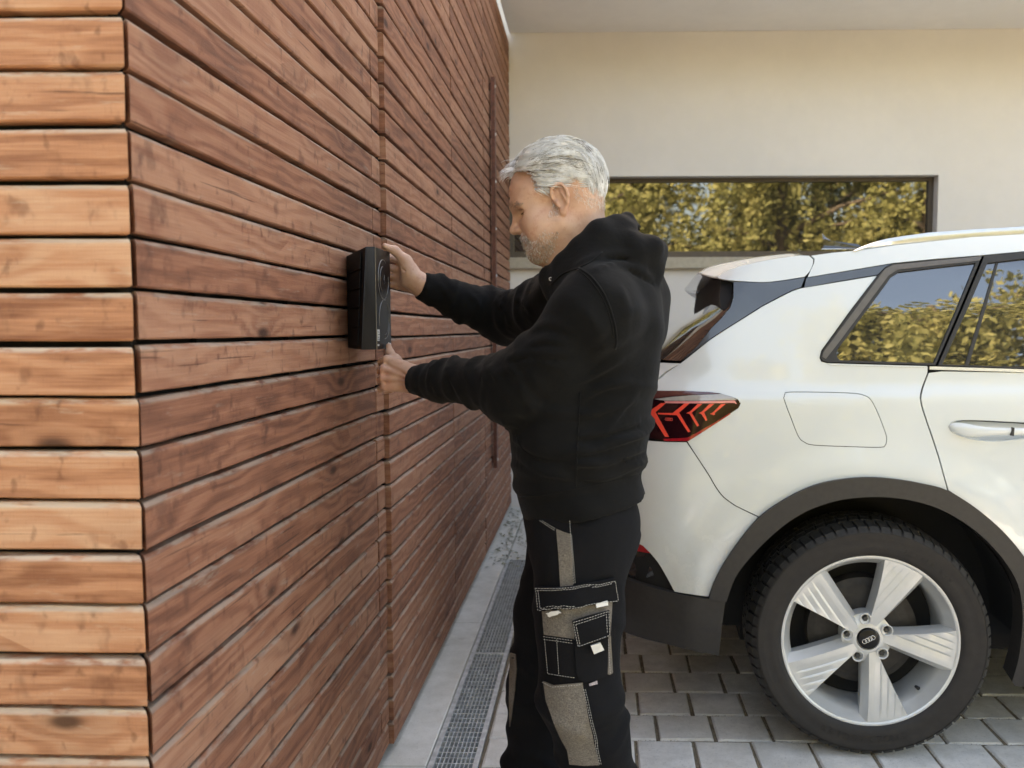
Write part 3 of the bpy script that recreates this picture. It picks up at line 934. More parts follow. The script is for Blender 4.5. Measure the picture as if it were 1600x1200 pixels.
panel('front_bumper', [(xF + .5, .3), (xF + .72, .3), (xF + .72, .6), (xF + .49, .55)], M_PAINT)

# side glazing: frame, quarter glass, door glass
zr = lambda px, py: S(px, py)
fr_out = SS([(1447.5, 570.5), (1292, 566), (1284.5, 563.5), (1282, 559), (1284.5, 549), (1331, 484), (1372, 429.5), (1384, 418), (1394, 413.5), (1460, 407), (1533, 400.5)])
gl_q = SS([(1459, 567.8), (1312, 563.2), (1308.5, 560), (1306.5, 552), (1309, 545), (1322, 528), (1383, 446), (1392, 433), (1404, 425.5), (1470, 417.5), (1524, 411.5)])
fr_out = fr_out[:1] + fr_out[1:] 
fr_poly = SS([(1462, 571)]) + fr_out[1:]
panel('window_frame', SS([(1461, 570.8)]) + fr_out[1:], M_RUBBER_SEAL, holes=[gl_q], off=.004)
panel('window_trim', SS([(1382, 421), (1395, 414.6), (1533, 401.5), (1530, 408), (1402, 422), (1388, 431), (1306, 541), (1290, 561), (1284.5, 558), (1286.5, 550)]), simple('grey_window_trim', (.11, .10, .09), .4, .08, 50), off=.0055, thick=.003)
panel('quarter_glass', gl_q, M_CARGLASS, off=-.004, rim=False, step=.05)
xg = lambda x, z: (x, z)
roofz = lambda x: S(1600, 392)[1] + .012 * (x - S(1600, 392)[0]) - .035 * max(0, x - 1.6) ** 2
gd_out = SS([(1465, 571.2), (1537.5, 400.3), (1600, 394.5)]) + [(x, roofz(x) - .006) for x in (1.6, 1.9, 2.2, 2.5)] + [(xF - .70, roofz(2.75) - .13), (xF - .50, beltz(3) + .05), (xF - .5, beltz(3)), (2.4, beltz(2.4)), (1.8, beltz(1.8))] + SS([(1600, 576)])
gd_in = SS([(1472, 569.5), (1542, 411.5), (1600, 404.5)]) + [(x, roofz(x) - .03) for x in (1.6, 1.9)] + [(XD2 - .03, roofz(1.95) - .03), (XD2 - .03, beltz(XD2) + .01)] + SS([(1600, 574)])
gd2 = [(XD2 + .05, beltz(XD2) + .01), (XD2 + .05, roofz(2) - .035), (2.5, roofz(2.5) - .04), (xF - .73, roofz(2.7) - .16), (xF - .54, beltz(3) + .02)]
panel('window_frame', gd_out, M_RUBBER_SEAL, holes=[gd_in, gd2], off=.004)
panel('door_glass', gd_in, M_CARGLASS, off=-.004, rim=False, step=.05)
panel('door_glass', gd2, M_CARGLASS, off=-.004, rim=False, step=.05)
panel('glass_divider', SS([(1508, 570.5), (1514, 570.5), (1560, 410.5), (1556, 410.8)]), M_RUBBER_SEAL, off=.0, thick=.004)
panel('belt_trim', SS([(1292, 568.6), (1448, 572.4), (1448, 574.6), (1300, 571)]), M_PAINT, off=.003, thick=.006)
panel('belt_trim', SS([(1452, 572.8), (1600, 577.4)]) + [(1.98, beltz(1.98) - .001), (1.98, beltz(1.98) - .013)] + SS([(1600, 582), (1452, 577.5)]), simple('pale_belt_trim', (.70, .68, .60), .35, .05, 40, metal=.3), off=.005, thick=.008)
panel('pillar_band', SS([(1260, 434.5), (1330, 423.3), (1393, 412.6), (1383, 417.5), (1371, 429.3), (1310, 439.5), (1256.5, 449.5)]), M_BAND, off=.002)
panel('spoiler_blade', SS([(1066.5, 563), (1090, 541), (1112, 513), (1128, 497), (1141, 481), (1146, 466), (1146.5, 441), (1180, 442), (1202, 442), (1230, 438.5), (1257.5, 434), (1251.5, 449)] + [(x, y - 1.6) for x, y in blade_dn[1:-1]]), M_BAND, off=.003)
# tail-gate corner under the rear glass
panel('tailgate_corner', SS([(1028, 566.5), (1063, 568)] + [(x - 2.5, y - 1) for x, y in gate_seam[:-1]]) + bk([zy(610), zy(590), zy(569)]), M_PAINT)
# roof side strip
rs_poly = SS([(1262, 433), (1330, 421.8), (1394, 411), (1460, 404.5), (1534, 398.6), (1600, 392.5)]) + [(x, roofz(x)) for x in (1.6, 1.9, 2.2, 2.5)] + [(2.5, roofz(2.5) + .05), (2.2, roofz(2.2) + .06), (1.6, roofz(1.6) + .062)] + SS([(1600, 366), (1520, 370.5), (1440, 379), (1400, 383), (1340, 391.5), (1300, 395), (1268, 399.5), (1273, 404.5), (1272, 411), (1267, 422)])
panel('roof_side', rs_poly, M_PAINT)

# door handle: scooped recess and grip
def S3(px, py, off): 
    x, z = S(px, py); return Vector((x, SY(x, z), z)) + SN(x, z) * off
rec = MB()
cen = S3(1565, 672, -.028)
ring = [Vector((x, SY(x, z), z)) for x, z in resample(hd_s, .012)]
mid_ = [p.lerp(cen + (p - cen) * .75, .6) + Vector((0, .016, 0)) for p in ring]
nr = len(ring)
rec.add(ring + mid_ + [Vector((cen.x, cen.y + .004, cen.z))], [(i, (i + 1) % nr, nr + (i + 1) % nr, nr + i) for i in range(nr)] + [(nr + i, nr + (i + 1) % nr, 2 * nr) for i in range(nr)])
o = rec.build('handle_recess', M_PAINT, car, smooth=True)
V = []; F = []
prof = [(1482.5, 664, 671, .003), (1486, 659.5, 676, .010), (1494, 657.5, 682, .018), (1506, 658.5, 685.5, .024), (1520, 662.5, 685, .028), (1536, 665.5, 682.5, .030), (1556, 666.5, 681.5, .031), (1580, 667, 681.5, .031), (1605, 667, 682, .030), (1624, 664.5, 682.5, .026), (1638, 662, 680, .018), (1646, 664, 674, .006)]
for (x, yt, yb, of) in prof:
    ym = (yt + yb) / 2
    for yy, oo in ((yt, of - .007), (yt + .22 * (yb - yt), of), (ym, of + .0015), (yb - .25 * (yb - yt), of - .002), (yb, of - .010), (ym + 1, of - .016)): V.append(S3(x, yy, oo))
for i in range(len(prof) - 1):
    for j in range(6): F.append((i*6+j, i*6+(j+1) % 6, (i+1)*6+(j+1) % 6, (i+1)*6+j))
F += [tuple(range(6)), tuple(range(len(V)-1, len(V)-7, -1))]
gp = MB(); gp.add(V, F)
grip = gp.build('door_handle', M_PAINT, car, smooth=True)
md = grip.modifiers.new('s', 'SUBSURF'); md.levels = md.render_levels = 2
lk = MB(); a, b = S3(1571, 667, .034), S3(1575, 682, .034)
lk.prism([S3(1574, 667, .0335), S3(1571, 680, .0335), S3(1576.5, 681, .0335), S3(1577.5, 668, .0335)], (0, .006, 0)); lk.build('lock_seam', M_RUBBER_SEAL, grip)

# tail lamp
lamp_l = SS(spline(lamp_top, 5) + spline(lamp_bot, 5)[1:] + [(1040, 688), (1012, 685.5)]) + bk([zy(685), zy(650), zy(613)])
lamp = panel('tail_lamp', shrink(lamp_l, .002), M_LAMPBASE, off=.002, thick=.02)
Z4 = lambda pts: SS([(1000 + x * .11667, 580 + y * .11667) for x, y in pts])
chev = [[(120, 545), (285, 430), (350, 430), (212, 548), (392, 880), (338, 878), (190, 640), (118, 560)],
        [(245, 560), (440, 560), (600, 432), (665, 432), (525, 556), (676, 808), (645, 820), (497, 590), (245, 578)],
        [(622, 562), (672, 540), (772, 440), (835, 440), (695, 556), (792, 726), (765, 743), (665, 572)],
        [(788, 562), (826, 543), (930, 440), (995, 440), (860, 551), (902, 655), (880, 666), (822, 572)],
        [(938, 572), (975, 552), (1085, 440), (1145, 440), (1000, 561), (1006, 580), (985, 590)]]
for c in chev: panel('light_guide', Z4(c), M_LAMPRED, lamp, off=.0035, thick=.003, mirror=False, step=.02, bstep=.006)
panel('light_strip', Z4([(330, 402), (1270, 394), (1297, 438), (1290, 444), (1262, 426), (345, 430)]), simple('pale_red_strip', (.72, .25, .24), .25, .05, 60, coat=1.0), lamp, off=.0035, thick=.003, mirror=False, step=.02)
panel('lamp_hood', Z4([(110, 262), (600, 268), (940, 283), (1090, 302), (700, 318), (400, 340), (180, 372), (110, 365)]), simple('lamp_hood_red', (.09, .025, .022), .15, .1, 60, coat=1.0), lamp, off=.0035, thick=.002, mirror=False)
panel('lamp_hood', Z4([(200, 376), (420, 346), (700, 324), (1090, 308), (1230, 345), (1300, 388), (335, 396)]), simple('lamp_clear_band', (.36, .33, .30), .1, .06, 60, coat=1.0), lamp, off=.0032, thick=.002, mirror=False)
panel('lamp_edge', Z4([(310, 905), (640, 890), (1010, 680), (1200, 560), (1210, 575), (650, 935), (330, 935)]), M_REDREFL, lamp, off=.0028, thick=.002, mirror=False)
def rings_logo(name, c, ux, uz, n, r, gap, th, mat, parent):
    m = MB()
    for k in range(4):
        o = c + ux * (gap * (k - 1.5))
        m.tube([o + ux * (r * math.cos(a * math.pi / 12)) + uz * (r * math.sin(a * math.pi / 12)) + n * (.0006 * (k % 2)) for a in range(24)], th, 6, closed=True)
    return m.build(name, mat, parent, smooth=True)
lx, lz = Z4([(392, 645)])[0]
nn = SN(lx, lz)
rings_logo('ring_emblem', Vector((lx, SY(lx, lz), lz)) + nn * .0045, nn.cross(Vector((0, 0, 1))).normalized() * -1 if nn.cross(Vector((0, 0, 1))).x < 0 else nn.cross(Vector((0, 0, 1))).normalized(), Vector((0, 0, 1)), nn, .0042, .0052, .0006, M_LAMPRED, lamp)

# spoiler: white wing across the car, with dark underside and pedestal
def across(name, sec, mat, inset0=0.0, bulge=0.0, n=14, parent=None, crown=0.0, smooth=True, ex=.6, flat=False):
    """section of (x, z) points on the flank carried across the car"""
    V = []; m = len(sec); xmin = min(p[0] for p in sec); xmax = max(p[0] for p in sec)
    for k in range(n + 1):
        t = .5 - .5 * math.cos(math.pi * k / n)
        for (x, z) in sec:
            ys = SY(x, z) + inset0; ye = 2 * YM - ys
            w = 4 * t * (1 - t)
            if flat: w = min(1, w / .5); w = w * w * (3 - 2 * w)
            V.append(Vector((x - bulge * w ** ex * max(0, min(1, (xmax - x) / (xmax - xmin))), ys + (ye - ys) * t, z + crown * w)))
    F = [(k*m+i, k*m+(i+1) % m, (k+1)*m+(i+1) % m, (k+1)*m+i) for k in range(n) for i in range(m)]
    F += [tuple(range(m)), tuple(range(n*m+m-1, n*m-1, -1))]
    me = mesh(name, V, F, mat)
    bm = bmesh.new(); bm.from_mesh(me); bmesh.ops.recalc_face_normals(bm, faces=bm.faces); bm.to_mesh(me); bm.free()
    o = link(name, me, parent or car)
    return smooth_by_angle(o, 40) if smooth else o
sp = SS(spline([(1122, 432.5), (1132, 425.5), (1154, 417), (1200, 406.5), (1250, 399.5), (1264, 400)], 8) + spline([(1270.5, 406), (1270, 413), (1265, 424), (1257, 432.5)], 5) + spline([(1230, 437), (1202, 440.5), (1180, 440.6), (1150, 439), (1132, 437), (1123, 435)], 8))
across('roof_spoiler', sp, M_PAINT, 0, .055, 30, crown=.028, ex=.8, flat=True)
panel('spoiler_side', sp, M_PAINT, off=.0015, thick=.006)
ped = SS([(1128, 437), (1145, 440.5), (1145.5, 466), (1141, 480), (1135, 484), (1128, 482), (1126, 466)])
across('spoiler_pedestal', ped, M_VOID, .03, .0, 12, crown=.03)  # black trim; its near-black colour also carries the shade under the wing
# rear glass
ed = SS([(1064.5, 564), (1090, 540), (1111, 512.5), (1127, 496.5), (1140, 480.5), (1145, 467), (1147, 445)])
V = []; na = 20
for k in range(na + 1):
    t = .5 - .5 * math.cos(math.pi * k / na)
    for (x, z) in ed:
        ys = SY(x, z) + .008; ye = 2 * YM - ys; w = 4 * t * (1 - t)
        bl_ = interp(z, [(1.23, .15), (1.345, .105), (1.45, .02), (1.5, .0)])
        V.append(Vector((x - bl_ * w ** .6, ys + (ye - ys) * t, z)))
m = len(ed)
o = obj('rear_glass', V, [(k*m+i, (k+1)*m+i, (k+1)*m+i+1, k*m+i+1) for k in range(na) for i in range(m - 1)], M_REARGLASS, car, True)
# tail-gate and bumper skins across the back
def back(name, z0, z1, mat, nz=10, push=0.0):
    V = []; na = 18
    for j in range(nz + 1):
        z = z0 + (z1 - z0) * j / nz
        x0 = XR(z) + .006
        for k in range(na + 1):
            t = k / na; ys = SY(x0, z); ye = 2 * YM - ys; w = 4 * t * (1 - t)
            V.append(Vector((x0 - .05 * w ** .5 + push, ys + (ye - ys) * t, z)))
    return obj(name, V, [(j*(na+1)+k, j*(na+1)+k+1, (j+1)*(na+1)+k+1, (j+1)*(na+1)+k) for j in range(nz) for k in range(na)], mat, car, True)
back('tailgate', .93, 1.245, M_PAINT)
back('bumper_skin', .60, .93, M_PAINT)
back('bumper_skirt', .34, .60, M_CLAD)
# roof skin, screen, bonnet
rt = [(S(1264, 400)), S(1330, 392), S(1400, 383), S(1520, 370.5), S(1600, 366), (1.6, roofz(1.6) + .06), (2.2, roofz(2.2) + .055), (2.5, roofz(2.5) + .045)]
V = []; na = 14
for (x, z) in rt:
    for k in range(na + 1):
        t = k / na; ys = SY(x, z); ye = 2 * YM - ys; w = 4 * t * (1 - t)
        V.append(Vector((x - .0 * w, ys + (ye - ys) * t, z + .004 * w)))
obj('roof', V, [(j*(na+1)+k, j*(na+1)+k+1, (j+1)*(na+1)+k+1, (j+1)*(na+1)+k) for j in range(len(rt) - 1) for k in range(na)], M_PAINT, car, True)
def cross_sheet(name, line, mat, bul=0.0, crown=.03):
    V = []
    for (x, z) in line:
        for k in range(na + 1):
            t = k / na; ys = SY(min(x, 4.3), z) + .01; ye = 2 * YM - ys; w = 4 * t * (1 - t)
            V.append(Vector((x + bul * w, ys + (ye - ys) * t, z + crown * w)))
    return obj(name, V, [(j*(na+1)+k, j*(na+1)+k+1, (j+1)*(na+1)+k+1, (j+1)*(na+1)+k) for j in range(len(line) - 1) for k in range(na)], mat, car, True)
cross_sheet('windscreen', [(2.5, roofz(2.5) + .045), (2.8, roofz(2.5) - .1), (3.25, 1.2)], M_CARGLASS, .12, .01)
cross_sheet('bonnet', [(3.2, 1.2), (3.6, 1.13), (4.0, 1.02), (4.3, .9)], M_PAINT, .1, .03)
cross_sheet('front_end', [(4.3, .9), (4.36, .7), (4.36, .4), (4.3, .25)], M_CLAD, .12, 0)
# dark body behind the gaps, wheel wells
vd = MB(); 
vd.box((.42, YS + .30, .30), (4.1, 2 * YM - YS - .30, 1.20)); vd.box((.75, YS + .42, 1.20), (2.6, 2 * YM - YS - .42, 1.58))
vd.build('inner_body', M_VOID, car)
ub = MB(); ub.box((.22, YS + .50, .30), (.50, 2 * YM - YS - .50, .36)); ub.box((.50, YS + .40, .21), (4.15, 2 * YM - YS - .40, .298)); ub.build('underbody_tray', M_VOID, car)
panel('inner_skin', (SS([(1448, 575), (1292, 572), (1352, 470), (1254, 452), (1160, 502), (1068, 568), (1020, 606), (1015, 690)]) + [(XR(z) + .03, z) for z in (zy(690), .9, .8, zy(920))] + SS([(1107, 931), (1148, 852), (1186, 806), (1273, 756), (1357, 744), (1440, 754), (1482, 766), (1600, 868), (1660, 980), (1700, 960), (1700, 590), (1600, 580)])), M_VOID, off=-.011, rim=False, step=.06, holes=[shrink(hd_s, .004)])
for hx in (HUBX, xF):
    w = MB(); w.lathe([(.455, YS + .02), (.47, YS + .05), (.47, YS + .34), (.05, YS + .34)], 56, (hx, 0, HUBZ + .005))
    w.f = [q for q in w.f if sum(w.v[i].z for i in q) / len(q) > .36]
    w.build('wheel_well', M_VOID, car, smooth=True)
# roof rail
def rail(side):
    m = MB(); pts = []
    for px, yt, yb in ((1333, 392, 393.5), (1345, 385.8, 391.8), (1362, 379.5, 388), (1385, 373.2, 384), (1410, 369, 381), (1453, 363.2, 376.8), (1520, 358.5, 371.5), (1600, 354, 366.5)):
        x, z = S(px, yt); x2, z2 = S(px, yb); pts.append((x, SY(x, z) - .0, z, z2))
    for x in (1.5, 1.8, 2.2, 2.45):
        zt = pts[-1][2] if False else roofz(x) + .105; pts.append((x, SY(x, zt), zt - .01 * max(0, x - 2.1) * 8, zt - .045 - .0))
    V = []; 
    for x, y, zt, zb in pts:
        y += .012
        V += [(x, y - .016, zb), (x, y - .020, (zt + zb) / 2), (x, y - .012, zt), (x, y + .012, zt), (x, y + .02, (zt + zb) / 2), (x, y + .018, zb)]
    n = 6
    F = [(i*n+j, i*n+(j+1) % n, (i+1)*n+(j+1) % n, (i+1)*n+j) for i in range(len(pts) - 1) for j in range(n)] + [tuple(range(n)), tuple(range(len(V)-1, len(V)-n-1, -1))]
    V = [Vector(p) for p in V]
    if side: V = [Vector((p.x, 2 * YM - p.y, p.z)) for p in V]
    m.add(V, F); o = m.build('roof_rail', simple('rail_silver', (.66, .66, .62), .3, .04, 30, metal=.8), car); smooth_by_angle(o, 50)
rail(0); rail(1)
# roof fin
fn = MB()
fp = [PL(px, py, YM) for px, py in ((1284, 389), (1286.5, 384), (1287, 374), (1284.5, 365), (1290, 371), (1298, 377), (1318, 379.5), (1338, 382), (1350, 389))]
n = len(fp)
fn.add([p + Vector((0, -.016 if 0 < i < n - 1 else -.02, 0)) * (.35 if i in (3, 4) else 1) for i, p in enumerate(fp)] + [p + Vector((0, .016, 0)) * (.35 if i in (3, 4) else 1) for i, p in enumerate(fp)], [tuple(range(n)), tuple(range(2*n-1, n-1, -1))] + [(i, i+n, (i+1) % n + n, (i+1) % n) for i in range(n)])
o = fn.build('roof_antenna', M_BLACKGLOSS, car)

# ------------------------------------------------------------------ wheels
M_TYRE = simple('tyre_rubber', (.0155, .0125, .0105), .72, .2, 40, .35, 500, .0006)
M_TREAD = simple('tread_rubber_lit', (.026, .0235, .020), .66, .3, 60, .3, 300, .0008)  # same rubber as the tyre; sky light on the tread put into a paler colour
M_ALLOY = simple('silver_alloy', (.56, .565, .55), .36, .04, 20, metal=.35, coat=.25)
M_DISC = simple('brake_drum', (.03, .027, .025), .6, .3, 30, metal=.2)
M_NUT = simple('lug_nut_grey', (.05, .05, .047), .4, .1, 60, metal=.6)
def wheel(hx, flip, full=True):
    yo = 2.446                                   # outer face of the rim lip
    c = Vector((hx, yo, HUBZ))
    w = empty('wheel', c); adopt(w, car)
    ro = .3715
    t = MB()
    t.lathe([(.268, .004), (.272, -.006), (.285, -.013), (.305, -.0165), (.325, -.0155), (.327, -.0165), (.340, -.014), (.3425, -.015), (.350, -.009), (.357, .003), (.3595, .016), (.359, .21), (.350, .225), (.30, .236), (.255, .222), (.25, .2)], 120, c)
    ty = t.build('tyre', M_TYRE, w, smooth=True)
    tr = MB(); nb = 66
    rr = random.Random(5)
    for k in range(nb):
        for (y0, y1, ph, sk) in ((.0, .046, 0, .25), (.052, .086, .35, -.3), (.092, .124, .1, 0), (.130, .166, .6, .3), (.172, .216, .3, -.25)):
            a0 = 2 * math.pi * (k + ph) / nb; da = 2 * math.pi / nb * .78
            V = []
            for (aa, yy) in ((a0, y0), (a0 + da, y0), (a0 + da, y1), (a0, y1)):
                a = aa + sk * (yy - y0) / .04 * 2 * math.pi / nb * .5
                edge = .012 if (yy < .01) else (.010 if yy > .21 else 0)
                for rad in (.354, ro - edge):
                    V.append(c + Vector((rad * math.cos(a), yy, rad * math.sin(a))))
            tr.add(V, [(0, 1, 3, 2), (2, 3, 5, 4), (4, 5, 7, 6), (6, 7, 1, 0), (1, 7, 5, 3)])
        # shoulder lug on the sidewall edge
        a0 = 2 * math.pi * k / nb; da = 2 * math.pi / nb * .78
        V = []
        for aa in (a0, a0 + da):
            for rad, yy in ((.3615, .003), (.3495, -.0095), (.346, -.0125)): V.append(c + Vector((rad * math.cos(aa), yy - .0028, rad * math.sin(aa))))
        tr.add(V, [(0, 1, 4, 3), (1, 2, 5, 4)])
        V2 = []
    tr.build('tread', M_TREAD, w, kind='stuff')
    # raised sidewall lettering
    lt = MB()
    def letters(txt, ang0, rad, hgt, upright_in):
        for i, ch in enumerate(txt):
            if ch == ' ': continue
            cu = bpy.data.curves.new('t', 'FONT'); cu.body = ch; cu.size = hgt * 1.35; cu.extrude = .0007; cu.resolution_u = 2; cu.align_x = 'CENTER'
            ob = bpy.data.objects.new('t', cu); me = ob.to_mesh()
            a = R(ang0) + (i - len(txt) / 2) * hgt * 1.08 / rad * (-1 if not upright_in else 1)
            base = rad if not upright_in else rad + hgt
            for_v = []
            for p in me.vertices:
                if not upright_in: r_, tt = rad + p.co.y, -p.co.x
                else: r_, tt = rad + hgt - p.co.y, p.co.x
                an = a + tt / rad
                for_v.append(c + Vector((r_ * math.cos(an), -.0165 - p.co.z - .0004, r_ * math.sin(an))))
            lt.add(for_v, [tuple(q.vertices) for q in me.polygons])
            ob.to_mesh_clear(); bpy.data.objects.remove(ob); bpy.data.curves.remove(cu)
    letters('BRIDGESTONE', -91, .296, .022, True)
    letters('235/50 R20', 55, .298, .016, False)
    lt.build('sidewall_lettering', M_TYRE, w, kind='stuff')
    rim = MB()
    rim.lathe([(.266, .010), (.2715, .004), (.2725, -.001), (.270, -.004), (.2655, -.004), (.2605, -.001), (.2585, .006), (.243, .034), (.236, .046), (.2335, .10), (.236, .2), (.25, .205)], 120, c)
    ri = rim.build('rim', M_ALLOY, w, smooth=True); smooth_by_angle(ri, 28)
    # hub centre
    hb = MB(); hb.lathe([(.0, .028), (.033, .028), (.036, .018), (.042, .018), (.056, .024), (.070, .032), (.078, .034), (.078, .08), (0, .08)], 60, c)
    hbo = hb.build('hub', M_ALLOY, w); smooth_by_angle(hbo, 30)
    dr = MB(); dr.lathe([(0, .085), (.12, .085), (.15, .088), (.172, .095), (.175, .14), (.0, .14)], 60, c); dr.build('brake_drum', M_DISC, w, smooth=False)
    bl = MB(); bl.lathe([(.232, .15), (.0, .15)], 48, c); bl.build('back_plate', M_VOID, w)
    # spokes, fluted and flaring to one side
    for k in range(5):
        th = R(-81.5 + 72 * k)
        ex = Vector((math.cos(th), 0, math.sin(th)))                 # outward
        et = Vector((-math.sin(th), 0, math.cos(th)))                # counter-clockwise side
        ns, nw = 22, 26
        # face outline in (outward, sideways): left edge nearly radial, right edge opening
        def edgeL(s): return Vector((.046 + s * .2135, -.003 - .032 * s - .004 * s * s))
        def edgeR(s): return Vector((.044 + s * .2150, .022 + .052 * s + .014 * s * s))
        V = []
        es = [0, .008, .0175]
        for q in range(5):
            e0 = .0175 + .0225 * q; es += [e0 + .0012, e0 + .0175, e0 + .0225 - .0012]
        es = [e for e in es if e < .135]; nw = len(es)
        for i in range(ns + 1):
            s = i / ns
            L, Rr = edgeL(s), edgeR(s)
            wid = (Rr - L).length
            dep0 = .020 * (1 - s) ** 1.6 - .0015 * math.sin(math.pi * s)
            for j in range(nw + 1):
                e = wid if j == nw else min(es[j], wid * (.985 + .0149 * j / nw))
                p = L.lerp(Rr, e / wid)
                r_ = p.length
                lim = .2640
                if r_ > lim: p = p * (lim / r_)
                d = dep0
                if e > .0176 and j < nw:
                    u = (e - .0175) / .0225; saw = u - math.floor(u)
                    st = min(1, max(0, (s - .10) / .10)) * min(1, max(0, (.98 - s) / .10))
                    st *= min(1, max(0, (wid - e) / .006))
                    d += .0034 * st * (saw / .78 if saw < .80 else max(0, (1 - saw) / .22))
                V.append(c + ex * p.x + et * p.y + Vector((0, d, 0)))
        m_ = nw + 1
        F = [(i*m_+j, i*m_+j+1, (i+1)*m_+j+1, (i+1)*m_+j) for i in range(ns) for j in range(nw)]
        # walls going back: a broad bevel on the radial side, a steep one on the other
        def wall(col, out, deep):
            b0 = len(V)
            for i in range(ns + 1):
                p = V[i * m_ + col]; s = i / ns
                V.append(p + et * out * (.75 + .25 * s) + Vector((0, deep * (.75 + .25 * (1 - s)), 0)))
                V.append(p + et * out * .8 + Vector((0, deep + .03, 0)))
            for i in range(ns):
                F.append((i*m_+col, (i+1)*m_+col, b0+2*i+2, b0+2*i)); F.append((b0+2*i, b0+2*i+2, b0+2*i+3, b0+2*i+1))
        wall(0, -.021, .034); wall(nw, .004, .03)
        so = obj('spoke', V, F, M_ALLOY, w)
        bm = bmesh.new(); bm.from_mesh(so.data); bmesh.ops.recalc_face_normals(bm, faces=bm.faces); bm.to_mesh(so.data); bm.free()
        smooth_by_angle(so, 22)
        # lug nut in its well between the spokes
        ta = R(26.5 + 72 * k); pc = c + Vector((math.cos(ta) * .0635, 0, math.sin(ta) * .0635))
        lw = MB(); lw.lathe([(.0185, .017), (.017, .0155), (.0145, .018), (.0135, .04)], 24, pc); x_ = lw.build('lug_well', M_ALLOY, w, smooth=True)
        ln_ = MB(); ln_.lathe([(0, .019), (.0065, .019), (.0085, .021), (.0095, .024), (.0095, .04)], 6, pc); ln_.lathe([(.0112, .030), (.0118, .033), (.0118, .04)], 20, pc); ln_.build('lug_nut', M_NUT, w)
    cap = MB(); cap.lathe([(0, .0125), (.029, .0128), (.0315, .0145), (.032, .025)], 48, c); hc = cap.build('hub_cap', simple('cap_black', (.006, .006, .006), .3, .1, 30, spec=.3), w, smooth=True)
    an = R(28)
    rings_logo('ring_emblem', c + Vector((0, .0118, 0)), Vector((math.cos(an), 0, math.sin(an))), Vector((-math.sin(an), 0, math.cos(an))), Vector((0, -1, 0)), .0066, .0094, .0011, M_CHROME, w)
    va = R(-45); vp = c + Vector((math.cos(va) * .215, 0, math.sin(va) * .215)) 
    vv = MB(); vv.tube([c + Vector((math.cos(va) * .236, .05, math.sin(va) * .236)), c + Vector((math.cos(va) * .215, .028, math.sin(va) * .215))], [.006, .005], 10); vv.build('valve_stem', M_VOID, w)
    return w
w1 = wheel(HUBX, False)
def copy_wheel(src, dx, mirror):
    n = src.copy(); COL.objects.link(n)
    n.location = src.location + Vector((dx, 0, 0))
    if mirror:
        n.location.y = 2 * YM - src.location.y; n.rotation_euler = (0, 0, math.pi)
    n.parent = car; n.matrix_parent_inverse = car.matrix_parent_inverse.copy() if False else worldpos(car).inverted()
    for ch in list(src.children):
        q = ch.copy(); COL.objects.link(q); q.parent = n; q.matrix_parent_inverse = ch.matrix_parent_inverse.copy()
wl = w1
copy_wheel(wl, 2.76, False); copy_wheel(wl, 0, True); copy_wheel(wl, 2.76, True)

car.rotation_euler = (0, 0, -CYAW)
car.location = _l0 + Matrix.Rotation(-CYAW, 3, 'Z') @ (car.location - _l0)
